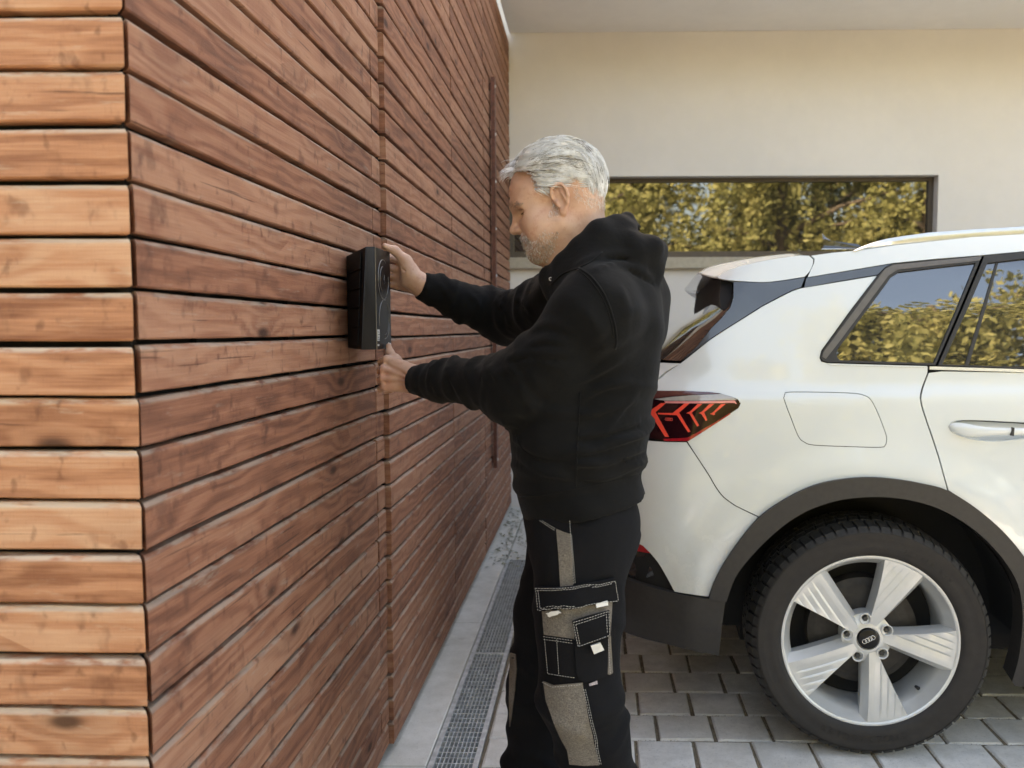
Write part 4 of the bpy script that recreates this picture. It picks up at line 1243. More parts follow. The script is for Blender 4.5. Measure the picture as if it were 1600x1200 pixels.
# ------------------------------------------------------------------ signed distance modelling for soft shapes
class Field:
    def __init__(s, lo, hi, h):
        s.lo = np.array(lo, np.float32); s.h = h
        s.n = np.ceil((np.array(hi) - np.array(lo)) / h).astype(int) + 1
        s.F = np.full(s.n, .06, np.float32)
        s.ax = [s.lo[i] + h * np.arange(s.n[i], dtype=np.float32) for i in range(3)]
    def sl(s, lo, hi):
        a = np.clip(np.floor((np.array(lo) - s.lo) / s.h).astype(int), 0, s.n - 1)
        b = np.clip(np.ceil((np.array(hi) - s.lo) / s.h).astype(int) + 1, 1, s.n)
        return tuple(slice(int(i), int(max(i + 1, j))) for i, j in zip(a, b))
    def grid(s, q):
        return s.ax[0][q[0]][:, None, None], s.ax[1][q[1]][None, :, None], s.ax[2][q[2]][None, None, :]
    def comb(s, q, d, k, op):
        A = s.F[q]
        if op == 'add':
            h = np.maximum(k - np.abs(A - d), 0) / max(k, 1e-6); s.F[q] = np.minimum(A, d) - h * h * k * .25
        else:
            d = -d
            h = np.maximum(k - np.abs(A - d), 0) / max(k, 1e-6); s.F[q] = np.maximum(A, d) + h * h * k * .25
    def cone(s, a, b, r1, r2=None, k=.01, op='add', squash=None):
        """tapered capsule; squash = (axis vector, factor) flattens it along an axis"""
        r2 = r1 if r2 is None else r2
        a = np.array(a, np.float32); b = np.array(b, np.float32); m = max(r1, r2) + .06
        q = s.sl(np.minimum(a, b) - m, np.maximum(a, b) + m); X, Y, Z = s.grid(q)
        ab = b - a; L = float(ab @ ab) + 1e-12
        px, py, pz = X - a[0], Y - a[1], Z - a[2]
        t = np.clip((px * ab[0] + py * ab[1] + pz * ab[2]) / L, 0, 1)
        dx, dy, dz = px - t * ab[0], py - t * ab[1], pz - t * ab[2]
        if squash is not None:
            n = np.array(squash[0], np.float32); n = n / np.linalg.norm(n)
            dn = dx * n[0] + dy * n[1] + dz * n[2]; e = dn * (1 / squash[1] - 1)
            dx, dy, dz = dx + n[0] * e, dy + n[1] * e, dz + n[2] * e
        d = np.sqrt(dx * dx + dy * dy + dz * dz) - (r1 + (r2 - r1) * t)
        if squash is not None: d = d * (.5 + .5 * squash[1])
        s.comb(q, d, k, op)
    def chain(s, pts, rad, k=.01, op='add', squash=None):
        for i in range(len(pts) - 1): s.cone(pts[i], pts[i + 1], rad[i], rad[i + 1], k, op, squash)
    def ell(s, c, r, M=None, k=.02, op='add'):
        """ellipsoid with semi-axes r along the rows of M"""
        c = np.array(c, np.float32); m = max(r) + .06
        q = s.sl(c - m, c + m); X, Y, Z = s.grid(q)
        M = np.eye(3, dtype=np.float32) if M is None else np.array(M, np.float32)
        px, py, pz = X - c[0], Y - c[1], Z - c[2]
        u = [M[i][0] * px + M[i][1] * py + M[i][2] * pz for i in range(3)]
        k0 = np.sqrt(sum((u[i] / r[i]) ** 2 for i in range(3))); k1 = np.sqrt(sum((u[i] / r[i] ** 2) ** 2 for i in range(3))) + 1e-6
        s.comb(q, k0 * (k0 - 1) / k1, k, op)
    def disp(s, fn, lo=None, hi=None):
        q = s.sl(s.lo if lo is None else lo, (s.lo + s.h * s.n) if hi is None else hi)
        X, Y, Z = s.grid(q); s.F[q] -= fn(X, Y, Z, s.F[q])
    def cut(s, n, d):
        """keep n.p < d"""
        X, Y, Z = s.grid((slice(None),) * 3)
        s.F = np.maximum(s.F, n[0] * X + n[1] * Y + n[2] * Z - d)
    def mesh(s):
        F = s.F; I = F < 0
        nx, ny, nz = F.shape
        cnt = np.zeros((nx-1, ny-1, nz-1), np.int8)
        for a in (0, 1):
            for b in (0, 1):
                for c in (0, 1): cnt += I[a:nx-1+a, b:ny-1+b, c:nz-1+c]
        act = (cnt > 0) & (cnt < 8)
        ijk = np.argwhere(act); idx = np.full(act.shape, -1, np.int64); idx[act] = np.arange(len(ijk))
        acc = np.zeros((len(ijk), 3)); num = np.zeros(len(ijk))
        i, j, k = ijk.T
        for ax in range(3):
            for u in (0, 1):
                for w in (0, 1):
                    o0 = [0, 0, 0]; oth = [x for x in range(3) if x != ax]; o0[oth[0]] = u; o0[oth[1]] = w
                    o1 = list(o0); o1[ax] = 1
                    f0 = F[i+o0[0], j+o0[1], k+o0[2]]; f1 = F[i+o1[0], j+o1[1], k+o1[2]]
                    m = (f0 < 0) != (f1 < 0)
                    t = np.where(m, f0 / np.where(m, f0 - f1, 1), 0)
                    p = np.tile(np.array(o0, float), (len(ijk), 1)); p[:, ax] = t
                    acc[m] += p[m]; num[m] += 1
        V = s.lo + s.h * (ijk + acc / num[:, None])
        Q = []
        for ax in range(3):
            oth = [x for x in range(3) if x != ax]
            sl0 = [slice(1, n - 1) for n in F.shape]; sl1 = list(sl0)
            sl0[ax] = slice(0, F.shape[ax] - 1); sl1[ax] = slice(1, F.shape[ax])
            A, B = I[tuple(sl0)], I[tuple(sl1)]
            e = np.argwhere(A != B); a = A[tuple(e.T)]
            e = e + np.array([0 if x == ax else 1 for x in range(3)])
            def cell(du, dv):
                c = e.copy(); c[:, oth[0]] -= du; c[:, oth[1]] -= dv; return idx[c[:, 0], c[:, 1], c[:, 2]]
            q = np.stack([cell(1, 1), cell(0, 1), cell(0, 0), cell(1, 0)], 1)
            flip = a if ax != 1 else ~a
            q[~flip] = q[~flip][:, ::-1]
            Q.append(q)
        return V, np.concatenate(Q)
def relax(V, Q, it=1, w=.5):
    for _ in range(it):
        S_ = np.zeros_like(V); n = np.zeros(len(V))
        for a, b in ((0, 1), (1, 2), (2, 3), (3, 0)):
            np.add.at(S_, Q[:, a], V[Q[:, b]]); np.add.at(n, Q[:, a], 1); np.add.at(S_, Q[:, b], V[Q[:, a]]); np.add.at(n, Q[:, b], 1)
        V = V * (1 - w) + w * S_ / n[:, None]
    return V
def npmesh(name, V, Q, mat, parent=None, smooth=True):
    me = bpy.data.meshes.new(name)
    me.vertices.add(len(V)); me.vertices.foreach_set('co', V.astype(np.float32).ravel())
    me.loops.add(Q.size); me.loops.foreach_set('vertex_index', Q.astype(np.int32).ravel())
    me.polygons.add(len(Q)); me.polygons.foreach_set('loop_start', np.arange(0, Q.size, 4, dtype=np.int32)); 
    me.polygons.foreach_set('use_smooth', np.full(len(Q), smooth))
    me.materials.append(mat); me.update(calc_edges=True); me.validate()
    return link(name, me, parent)
def A(v): return np.array(v, np.float32)

# ------------------------------------------------------------------ materials of the man
def cloth(name, base, weave=900, rough=.92, sheen=.25, fold=.0, lint=0.0):
    t = NT(name); c = t.co()
    n = t.noise(c, 6, 4); f = t.noise(c, weave, 2, .6)
    col = t.mix(t.rng(n, .3, .7), tuple(x * .8 for x in base), tuple(x * 1.25 for x in base))
    col = t.mix(t.math('MULTIPLY', t.rng(f, .45, .75), .35), col, tuple(min(1, x * 2.0 + .004) for x in base))
    if lint: col = t.mix(t.math('MULTIPLY', t.rng(t.voro(c, 90), .035, .01), lint), col, (.3, .3, .29))
    t.set(base=col, rough=rough, spec=.12, sheen=sheen, sheen_rough=.45)
    t.b.inputs['Sheen Tint'].default_value = (.6, .6, .6, 1)
    h = t.math('ADD', t.math('MULTIPLY', f, .25), t.math('MULTIPLY', t.noise(t.mapping(c, (1, 1, 1.6)), 38, 4, .55), 1.1))
    t.bump(h, .5, .003)
    return t.m
M_HOOD = cloth('black_sweatshirt', (.0056, .0056, .0055), 1100, .95, .075, lint=.4)
M_TWILL = cloth('black_workwear', (.0055, .0056, .0064), 1500, .85, .02)
def grey_weave():
    t = NT('grey_weave'); c = t.co()
    w1 = t.noise(t.mapping(c, (160, 160, 1400)), 1, 2, .7); w2 = t.noise(t.mapping(c, (1300, 1300, 130)), 1, 2, .7)
    n = t.noise(c, 22, 5, .7)
    v = t.math('ADD', t.math('MULTIPLY', w1, .5), t.math('MULTIPLY', w2, .5))
    col = t.ramp(v, [(.34, (.055, .046, .038)), (.5, (.155, .135, .112)), (.68, (.30, .27, .235))])
    col = t.mix(t.math('MULTIPLY', t.rng(n, .35, .7), .4), col, (.10, .085, .068))
    t.set(base=col, rough=.95, spec=.15); t.bump(v, .4, .0012)
    return t.m
M_GREY = grey_weave()
M_STITCH = simple('light_thread', (.42, .40, .36), .8, .15, 300)
M_TAB = simple('pale_tab', (.62, .60, .55), .7, .06, 60)
def skin():
    t = NT('skin'); c = t.co()
    n = t.noise(c, 16, 5, .6); f = t.noise(c, 260, 3, .65); m = t.noise(c, 70, 4, .7)
    col = t.mix(t.rng(n, .35, .68), (.50, .285, .195), (.585, .37, .27))
    col = t.mix(t.math('MULTIPLY', t.rng(m, .52, .72), .45), col, (.40, .17, .115))
    col = t.mix(t.math('MULTIPLY', t.rng(t.noise(c, 9, 3, .5), .55, .75), .35), col, (.52, .235, .17))
    t.set(base=col, rough=.44, spec=.42, sss=.08)
    t.b.inputs['Subsurface Radius'].default_value = (.012, .004, .002)
    t.bump(t.math('ADD', f, t.math('MULTIPLY', m, .9)), .6, .0009)
    return t.m
M_SKIN = skin()
def hairmat(name, a, b, rough=.42):
    t = NT(name); c = t.co()
    col = t.mix(t.rng(t.noise(c, 55, 3), .35, .65), a, b)
    t.set(base=col, rough=rough, spec=.45)
    return t.m
M_HAIR = hairmat('silver_hair', (.74, .75, .75), (.92, .93, .93))
M_HAIRD = hairmat('grey_underhair', (.16, .13, .10), (.34, .30, .25))
M_BEARD = hairmat('grey_stubble', (.36, .29, .23), (.70, .66, .60), .6)
M_BROW = hairmat('grey_brow', (.12, .09, .07), (.30, .26, .22), .6)

# ------------------------------------------------------------------ the man
YH = 1.85
man = empty('person', (0.0, YH, 0), 'man with silver hair in a black hoodie and pocketed work trousers holding the wall charger', 'person')
HO = A(P(876, 322, YH))                                   # between the ears
TILT = R(18)
HF = A((-math.cos(TILT), 0, -math.sin(TILT))); HU = A((-math.sin(TILT), 0, math.cos(TILT))); HL = A((0, -1, 0))
HM = np.array([HF, HL, HU])
def H(a, l, b): return HO + HF * a + HL * l + HU * b
def hp(px, py):
    p = A(P(px, py, YH)) - HO
    return float(p @ HF), float(p @ HU)

He = lambda a, l, b: H(a, l, b - .006)
# --- head
hf = Field(HO + A((-.17, -.115, -.21)), HO + A((.14, .115, .175)), .0026)
hf.ell(H(-.006, 0, .046), (.0995, .0755, .086), HM, .01)
hf.ell(H(-.035, 0, .03), (.066, .073, .075), HM, .03)
hf.ell(H(.042, 0, -.012), (.060, .062, .088), HM, .035)
hf.ell(H(.055, 0, .045), (.044, .060, .052), HM, .03)
for s_ in (-1, 1):
    hf.cone(H(.012, .054 * s_, -.045), H(.074, .030 * s_, -.083), .024, .019, .03)       # jaw
    hf.ell(H(.062, .040 * s_, -.022), (.028, .024, .026), HM, .03)                        # cheek
    hf.cone(H(.082, .046 * s_, .024), H(.1005, .014 * s_, .0285), .0095, .010, .016)      # brow ridge
    hf.ell(H(.050, .052 * s_, -.052), (.034, .018, .034), HM, .03)
hf.ell(H(.086, 0, -.082), (.0195, .026, .0185), HM, .02)                                  # chin
hf.ell(H(.060, 0, -.094), (.034, .036, .016), HM, .03)                                    # under the chin
hf.ell(H(.083, 0, -.046), (.0225, .030, .026), HM, .02)                                   # muzzle
for s_ in (-1, 1):
    hf.ell(He(.0960, .0350 * s_, .0120), (.0230, .0190, .0120), HM, .012, 'sub')           # eye sockets
    hf.ell(He(.0735, .0345 * s_, .0120), (.0140, .0150, .0130), HM, .004)                  # lidded eyeball
    hf.cone(He(.0870, .022 * s_, .0080), He(.0760, .0480 * s_, .0088), .0024, .0024, .004)  # lower lid
    hf.cone(He(.0880, .021 * s_, .0150), He(.0765, .0490 * s_, .0150), .0030, .0026, .003)  # upper lid
    hf.cone(He(.0895, .0245 * s_, .0108), He(.0790, .0470 * s_, .0108), .0030, .0022, .0015, 'sub')
    hf.cone(He(.0840, .024 * s_, .0005), He(.0740, .0440 * s_, -.0035), .0018, .0014, .005, 'sub')      # bag under the eye
    hf.cone(He(.0900, .020 * s_, .0215), He(.0800, .0470 * s_, .0215), .0020, .0016, .004, 'sub')       # crease under the brow
    for w_ in range(3): hf.cone(He(.070 - .003 * w_, .0545 * s_, .010 + .006 * (w_ - 1)), He(.058, .0620 * s_, .012 + .011 * (w_ - 1)), .0009, .0006, .003, 'sub')
for w_ in range(3): hf.cone(H(.104 - .006 * w_, -.03, .052 + .013 * w_), H(.104 - .006 * w_, .03, .052 + .013 * w_), .0012, .0012, .006, 'sub')   # forehead lines
hf.cone(H(.0985, 0, .0185), H(.1165, 0, -.0155), .0066, .0088, .012)                      # nose
hf.ell(H(.1175, 0, -.0200), (.0115, .0105, .0098), HM, .008)
for s_ in (-1, 1):
    hf.ell(H(.1065, .0115 * s_, -.0235), (.0105, .0068, .0078), HM, .006)
    hf.ell(H(.1095, .0062 * s_, -.0310), (.0055, .0030, .0030), HM, .003, 'sub')
    hf.cone(H(.0975, .0205 * s_, -.0300), H(.0830, .0300 * s_, -.0560), .0022, .0016, .008, 'sub')   # fold from nose to mouth
hf.cone(H(.1005, -.016, -.0475), H(.1005, .016, -.0475), .0060, .0060, .008)              # lips
hf.ell(H(.1055, 0, -.0460), (.0055, .014, .0050), HM, .006)
hf.cone(H(.0975, -.014, -.0590), H(.0975, .014, -.0590), .0068, .0068, .008)
hf.ell(H(.1025, 0, -.0590), (.0055, .013, .0055), HM, .006)
hf.cone(H(.1085, 0, -.0525), H(.0900, .026, -.0535), .0020, .0016, .003, 'sub')
hf.cone(H(.1085, 0, -.0525), H(.0900, -.026, -.0535), .0020, .0016, .003, 'sub')
hf.cone(H(.0990, -.012, -.0700), H(.0990, .012, -.0700), .0036, .0036, .008, 'sub')
# neck
nb = A(P(915, 415, YH))
hf.cone(H(-.030, 0, -.030), nb, .061, .068, .03)
hf.cone(H(.010, 0, -.085), A(P(895, 425, YH)), .046, .055, .035)
# ears: rim, lobe, bowl
for s_ in (-1, 1):
    eo = lambda a, b, l=0.0: H(a - .004, (.0785 + l) * s_, b)
    rimp = [(.012, -.006, .0), (.0165, .012, .003), (.013, .028, .0065), (.001, .0345, .010), (-.011, .031, .012), (-.0175, .018, .0125), (-.0175, .003, .0105), (-.012, -.012, .007), (-.004, -.022, .003)]
    hf.ell(eo(-.002, .006, .000), (.019, .0062, .030), [A(HF * .97 + HL * s_ * -.22), A(HL * .97 + HF * .22 * s_), HU], .006)
    hf.chain([eo(a, b, l) for a, b, l in rimp], [.0034, .0036, .0036, .0038, .0038, .0038, .0036, .0036, .0042], .003)
    hf.ell(eo(.002, -.0245, .002), (.0085, .0048, .0105), HM, .006)
    hf.ell(eo(.000, .000, .010), (.0085, .0075, .0125), HM, .003, 'sub')
    hf.ell(eo(-.004, .019, .0105), (.0075, .0045, .0085), HM, .003, 'sub')
    hf.cone(eo(-.0095, -.006, .0085), eo(-.006, .022, .0075), .0028, .0026, .003)
    hf.cone(eo(.0105, -.002, .0045), eo(.0095, -.011, .0045), .0036, .0034, .003)
hv, hq = hf.mesh(); hv = relax(hv, hq, 1, .35)

# --- hands
def nrm(v): v = A(v); return v / (np.linalg.norm(v) + 1e-9)
def pp(px, py, Y): return A(P(px, py, Y))
# near (left) hand: fist below the charger, thumb up on its lower corner
nl = pp(655, 593, 1.955)
nf = Field(pp(655, 640, 1.9) - A((.13, .08, .03)), pp(655, 530, 2.1) + A((.06, .07, .03)), .0019)
wr = pp(650, 594, 1.958)
mcp = [pp(604.5, 562, 2.004), pp(600, 576.5, 1.990), pp(599.5, 591, 1.986), pp(602.5, 604, 1.992)]
pip = [pp(590.5, 567, 2.026), pp(588.5, 580, 2.018), pp(589.5, 594.5, 2.012), pp(594, 608.5, 2.012)]
dip = [pp(597.5, 571, 2.050), pp(595.5, 583, 2.044), pp(596, 597, 2.036), pp(600, 610.5, 2.030)]
tip_ = [pp(612, 572.5, 2.046), pp(610, 585, 2.040), pp(609.5, 598, 2.032), pp(611.5, 611, 2.026)]
bk_ = A((.30, -.95, .05))
for i in range(4):
    nf.cone(wr + A((.004, .004, .019 - .0125 * i)), mcp[i], .0145, .0108, .013)
    nf.cone(mcp[i], pip[i], .0106, .0092, .0045); nf.cone(pip[i], dip[i], .0090, .0080, .003); nf.cone(dip[i], tip_[i], .0080, .0066, .003)
    nf.ell(mcp[i] + bk_ * .0035, (.0088, .0088, .0088), None, .008)
nf.ell(pp(624, 588, 1.992), (.030, .0165, .036), None, .014)
nf.ell(pp(640, 592, 1.975), (.022, .019, .031), None, .016)
nf.cone(wr, pp(690, 594, 1.915), .0285, .032, .02, squash=(bk_, .78))
cm, tm, ti, tt = pp(634, 578, 1.992), pp(618, 561.5, 2.016), pp(609.2, 551.5, 2.036), pp(607.2, 541.0, 2.050)
nf.chain([cm, tm, ti, tt], [.0155, .0118, .0098, .0076], .010)
nf.cone(cm, pp(645, 588, 1.97), .0155, .018, .015)
for i in range(3):      # shallow valleys between the extensor tendons
    a_ = (mcp[i] + mcp[i + 1]) / 2 + bk_ * .0125; b_ = wr + bk_ * .020 + A((-.022, .004, .010 - .009 * i))
    nf.cone(a_, b_, .0032, .0015, .007, 'sub')
v1, q1 = nf.mesh(); v1 = relax(v1, q1, 1, .3)
# far (right) hand: cupped round the right-hand edge of the charger, thumb over its top corner
ff = Field(pp(660, 470, 2.05) - A((.13, .03, .02)), pp(660, 370, 2.25) + A((.05, .06, .02)), .0019)
fw_ = pp(659, 446, 2.135)
fm = [pp(628, 408, 2.170), pp(624, 421, 2.178), pp(622, 434, 2.180), pp(623, 446, 2.178)]
fpi = [pp(608, 402, 2.168), pp(603, 417, 2.172), pp(602, 431, 2.174), pp(604, 444, 2.172)]
fti = [pp(592, 406, 2.158), pp(587, 420, 2.160), pp(587, 433, 2.162), pp(590, 444, 2.164)]
for i in range(4):
    ff.cone(fw_ + A((-.004, .012, .016 - .010 * i)), fm[i], .0155, .0112, .014)
    ff.cone(fm[i], fpi[i], .0108, .0094, .004); ff.cone(fpi[i], fti[i], .0092, .0074, .003)
ff.ell(pp(640, 427, 2.150), (.024, .022, .034), None, .014)
t0, t1, t2, t3 = pp(646, 432, 2.122), pp(634, 408, 2.118), pp(617.0, 391.5, 2.114), pp(601.5, 384.8, 2.092)
ff.cone(fw_, t0, .023, .0205, .015)
ff.chain([t0, t1, t2, t3], [.0210, .0158, .0112, .0082], .010)
ff.ell((t0 + t1) / 2 + A((-.004, .0, -.006)), (.020, .018, .024), None, .012)
ff.ell(pp(640, 440, 2.130), (.024, .020, .018), None, .012)
ff.cone(fw_, pp(690, 462, 2.15), .0275, .031, .02)
ff.cone(pp(618, 413, 2.098), pp(634, 424, 2.104), .0022, .0014, .006, 'sub')
ff.cone(pp(616, 420, 2.100), pp(630, 438, 2.102), .0018, .0012, .005, 'sub')
v2, q2 = ff.mesh(); v2 = relax(v2, q2, 1, .3)

# --- skeleton points shared by body and clothes
SHn, ELn, WRn = pp(925, 492, 1.675), pp(803, 602, 1.765), wr
SHf, ELf, WRf = pp(890, 470, 2.05), pp(792, 500, 2.27), fw_
HIPn, KNn, ANn = pp(903, 860, 1.765), pp(905, 1085, 1.735), A((pp(935, 1200, 1.76)[0] + .0, 1.77, .10))
HIPf, KNf, ANf = pp(893, 860, 1.955), pp(846, 1078, 1.985), A((pp(848, 1200, 1.99)[0] + .015, 1.99, .10))
bf = Field((-.32, 1.45, .02), (.30, 2.42, 1.62), .011)
bf.ell(pp(938, 520, YH), (.115, .185, .19), None, .05); bf.ell(pp(908, 665, YH), (.135, .165, .2), None, .05); bf.ell(pp(910, 775, YH), (.125, .165, .13), None, .05)
bf.cone(nb, pp(925, 450, YH), .062, .09, .05)
for sh, el, wr_ in ((SHn, ELn, WRn), (SHf, ELf, WRf)):
    bf.cone(sh, el, .062, .045, .04); bf.cone(el, wr_, .044, .030, .02)
for hh, kk, aa in ((HIPn, KNn, ANn), (HIPf, KNf, ANf)):
    bf.cone(hh, kk, .085, .058, .04); bf.cone(kk, aa, .056, .040, .03)
v3, q3 = bf.mesh()
BV = np.concatenate([hv, v1, v2, v3]); BQ = np.concatenate([hq, q1 + len(hv), q2 + len(hv) + len(v1), q3 + len(hv) + len(v1) + len(v2)])
body = npmesh('body', BV, BQ, M_SKIN, man)

# eyes
M_EYEW = simple('eye_white', (.50, .45, .41), .2, .05, 60)
M_IRIS = simple('iris_dark', (.03, .022, .018), .12, .2, 200)
for s_ in (-1, 1):
    V = []; F = []; fm_ = []
    ax_ = nrm(HF * .86 - HU * .48 + HL * s_ * .12); u_ = nrm(np.cross(ax_, HL)); w_ = np.cross(ax_, u_)
    for i in range(13):
        t_ = math.pi * i / 12
        for k in range(20):
            f_ = 2 * math.pi * k / 20
            V.append(He(.0750, .0345 * s_, .0118) + .0118 * (ax_ * math.cos(t_) + (u_ * math.cos(f_) + w_ * math.sin(f_)) * math.sin(t_)))
    for i in range(12):
        for k in range(20): F.append((i*20+k, i*20+(k+1) % 20, (i+1)*20+(k+1) % 20, (i+1)*20+k)); fm_.append(1 if i < 3 else 0)
    obj('eye', V, F, [M_EYEW, M_IRIS], man, True, fmat=fm_)

# --- hoodie
hd_f = Field((-.56, 1.42, .86), (.36, 2.42, 1.70), .0062)
D = hd_f
D.ell(pp(946, 525, YH), (.122, .195, .190), None, .05)
D.ell(pp(955, 485, YH), (.090, .195, .095), None, .05)
D.ell(pp(978, 505, 1.90), (.068, .165, .150), None, .06)
D.ell(pp(906, 640, YH), (.154, .180, .185), None, .07)
D.ell(pp(900, 700, YH), (.149, .180, .15), None, .05)
D.cone(pp(905, 745, YH), pp(905, 805, YH), .132, .130, .05)
D.ell(pp(909, 775, YH), (.148, .185, .085), None, .04)
D.ell(pp(925, 440, YH), (.085, .15, .085), None, .05)
D.ell(pp(1003, 480, 1.99), (.070, .11, .12), None, .05)                 # far shoulder blade
# sleeves
def sleeve(sh, el, wr_, r, k=.05, n=1):
    d = nrm(wr_ - el)
    D.cone(sh, el, r[0], r[1], k); D.cone(el, wr_ - d * .045, r[1], r[2], .03)
    D.cone(wr_ - d * .050, wr_ + d * .010, r[3], r[3] * .95, .008)
sleeve(SHn, ELn, WRn, (.078, .062, .046, .0385))
D.cone(pp(880, 560, 1.70), pp(800, 618, 1.77), .070, .060, .04)
D.ell(pp(935, 484, 1.685), (.074, .062, .072), None, .05)
sleeve(SHf, ELf, WRf, (.095, .066, .046, .0385))
# collar and hood
col_n = [pp(862, 432, 1.82), pp(882, 412, 1.775), pp(908, 388, 1.762), pp(935, 366, 1.775), pp(962, 350, 1.80), pp(979, 343, 1.83)]
col_f = [A((p[0], 2 * YH - p[1], p[2])) for p in col_n]
for cn in (col_n, col_f):
    D.chain(cn, [.020, .022, .024, .024, .018, .012], .02)
    D.chain([pp(872, 440, 1.80) if cn is col_n else A((pp(872, 440, 1.80)[0], 1.9, pp(872, 440, 1.8)[2]))] + [q + A((.02, 0, -.035)) for q in cn[1:]], [.03, .04, .045, .045, .035, .025], .03)
D.cone(col_n[0], col_f[0], .020, .020, .02)
D.cone(col_n[-1], col_f[-1], .013, .013, .015)
D.cone(pp(868, 445, 1.83), pp(868, 445, 1.87), .03, .03, .03)
# hood bag hanging behind
bag_n = [pp(948, 392, 1.765), pp(985, 386, 1.765), pp(1012, 390, 1.79), pp(1019, 396, 1.84)]
bag_f = [A((p[0], 2 * YH - p[1], p[2])) for p in bag_n]
for cn in (bag_n, bag_f): D.chain(cn, [.030, .033, .034, .034], .016)
D.cone(bag_n[-1], bag_f[-1], .034, .034, .016)
D.chain([pp(985, 410, 1.78), pp(1012, 420, 1.82), pp(1010, 422, 1.88), pp(985, 410, 1.92)], [.04, .033, .033, .04], .03)
D.ell(pp(972, 405, YH), (.06, .10, .05), None, .03)
D.ell(pp(990, 372, YH), (.022, .06, .020), None, .012, 'sub')          # dip behind the hood's edge
# the opening round the neck
D.cone(H(-.028, 0, -.015), nb + A((.0, 0, .01)), .0640, .070, .012, 'sub')
D.cone(H(.035, 0, -.085), pp(880, 420, YH), .05, .05, .01, 'sub')
# folds: soft ridges on sleeves, waist and back
def ridge(pts, r, amp):
    """raise the cloth along a polyline"""
    pts = [A(p) for p in pts]
    for a, b in zip(pts[:-1], pts[1:]):
        lo, hi = np.minimum(a, b) - 3 * r, np.maximum(a, b) + 3 * r
        ab = b - a; L = float(ab @ ab) + 1e-9
        def fn(X, Y, Z, F):
            px, py, pz = X - a[0], Y - a[1], Z - a[2]
            t = np.clip((px * ab[0] + py * ab[1] + pz * ab[2]) / L, 0, 1)
            d2 = (px - t * ab[0]) ** 2 + (py - t * ab[1]) ** 2 + (pz - t * ab[2]) ** 2
            return amp * np.exp(-d2 / (r * r))
        D.disp(fn, lo, hi)
rf = random.Random(17)
def arm_folds(a, b, ra, rb, t0, t1, n, amp, seed, sp=.010):
    """rings of gathered cloth round part of a sleeve"""
    a, b = A(a), A(b); d = nrm(b - a); L = float(np.linalg.norm(b - a)); u = nrm(np.cross(d, A((0, 0, 1)))); w = np.cross(d, u)
    r_ = random.Random(seed); wav = [(r_.uniform(0, 6.28), r_.uniform(.006, .016), r_.uniform(.6, 1.1), r_.uniform(1, 3)) for _ in range(n)]
    lo, hi = np.minimum(a, b) - .12, np.maximum(a, b) + .12
    def fn(X, Y, Z, F):
        px, py, pz = X - a[0], Y - a[1], Z - a[2]
        s = px * d[0] + py * d[1] + pz * d[2]
        th = np.arctan2(px * w[0] + py * w[1] + pz * w[2], px * u[0] + py * u[1] + pz * u[2])
        out = 0
        for i in range(n):
            ph, am, stg, lob = wav[i]
            s0 = L * (t0 + (t1 - t0) * (i + .5) / n) + am * np.sin(th * 1 + ph) + .5 * am * np.sin(2 * th + ph * 2)
            out = out + amp * stg * np.exp(-((s - s0) / sp) ** 2) * (.55 + .45 * np.sin(th * (1 + i % 2) + ph * 1.7))
        rr = np.sqrt((px - s * d[0]) ** 2 + (py - s * d[1]) ** 2 + (pz - s * d[2]) ** 2)
        return out * (rr < .11) * (np.abs(F) < .03)
    D.disp(fn, lo, hi)
arm_folds(ELn, WRn, .06, .04, .10, .86, 7, .0105, 1, .011)
arm_folds(SHn, ELn, .09, .06, .55, 1.05, 4, .0085, 2, .013)
arm_folds(ELf, WRf, .06, .04, .02, .88, 7, .0105, 3, .011)
arm_folds(SHf, ELf, .09, .06, .2, 1.0, 5, .009, 4, .014)
def torso_folds(X, Y, Z, F):
    """slack rolls across the back of the waist and drag lines from the armpit"""
    th = (X + .02) * 6
    out = 0
    for z0, am, ph in ((1.205, .006, .3), (1.165, .007, 1.7), (1.120, .0085, 2.9), (1.082, .0075, 4.2), (1.045, .0085, .9), (1.012, .007, 5.1)):
        zz = z0 + .012 * np.sin(th * 1.3 + ph) + .05 * np.clip(-X, 0, .2) + .02 * np.sin(Y * 9 + ph)
        out = out + am * np.exp(-((Z - zz) / .011) ** 2) * np.clip(.45 + .55 * np.sin(X * 17 + ph * 2) + (X > .03) * .25, 0, 1.2)
    for z0, am, ph, sl_ in ((1.33, .005, .2, .55), (1.29, .006, 1.4, .7), (1.25, .005, 2.2, .85)):
        zz = z0 + sl_ * (X - .02) + .01 * np.sin(X * 21 + ph)
        out = out + am * np.exp(-((Z - zz) / .013) ** 2) * (X > -.03) * np.clip((X + .03) * 20, 0, 1) * np.clip((.12 - X) * 20, 0, 1)
    return out * (np.abs(F) < .03)
D.disp(torso_folds, (-.2, 1.5, .98), (.25, 2.2, 1.45))
def torso_lump(X, Y, Z, F):
    return .0045 * np.sin(X * 31 + 2 * np.sin(Z * 19 + Y * 7)) * np.sin(Z * 27 + 1.5 * np.sin(X * 23)) * (np.abs(F) < .03)
D.disp(torso_lump)
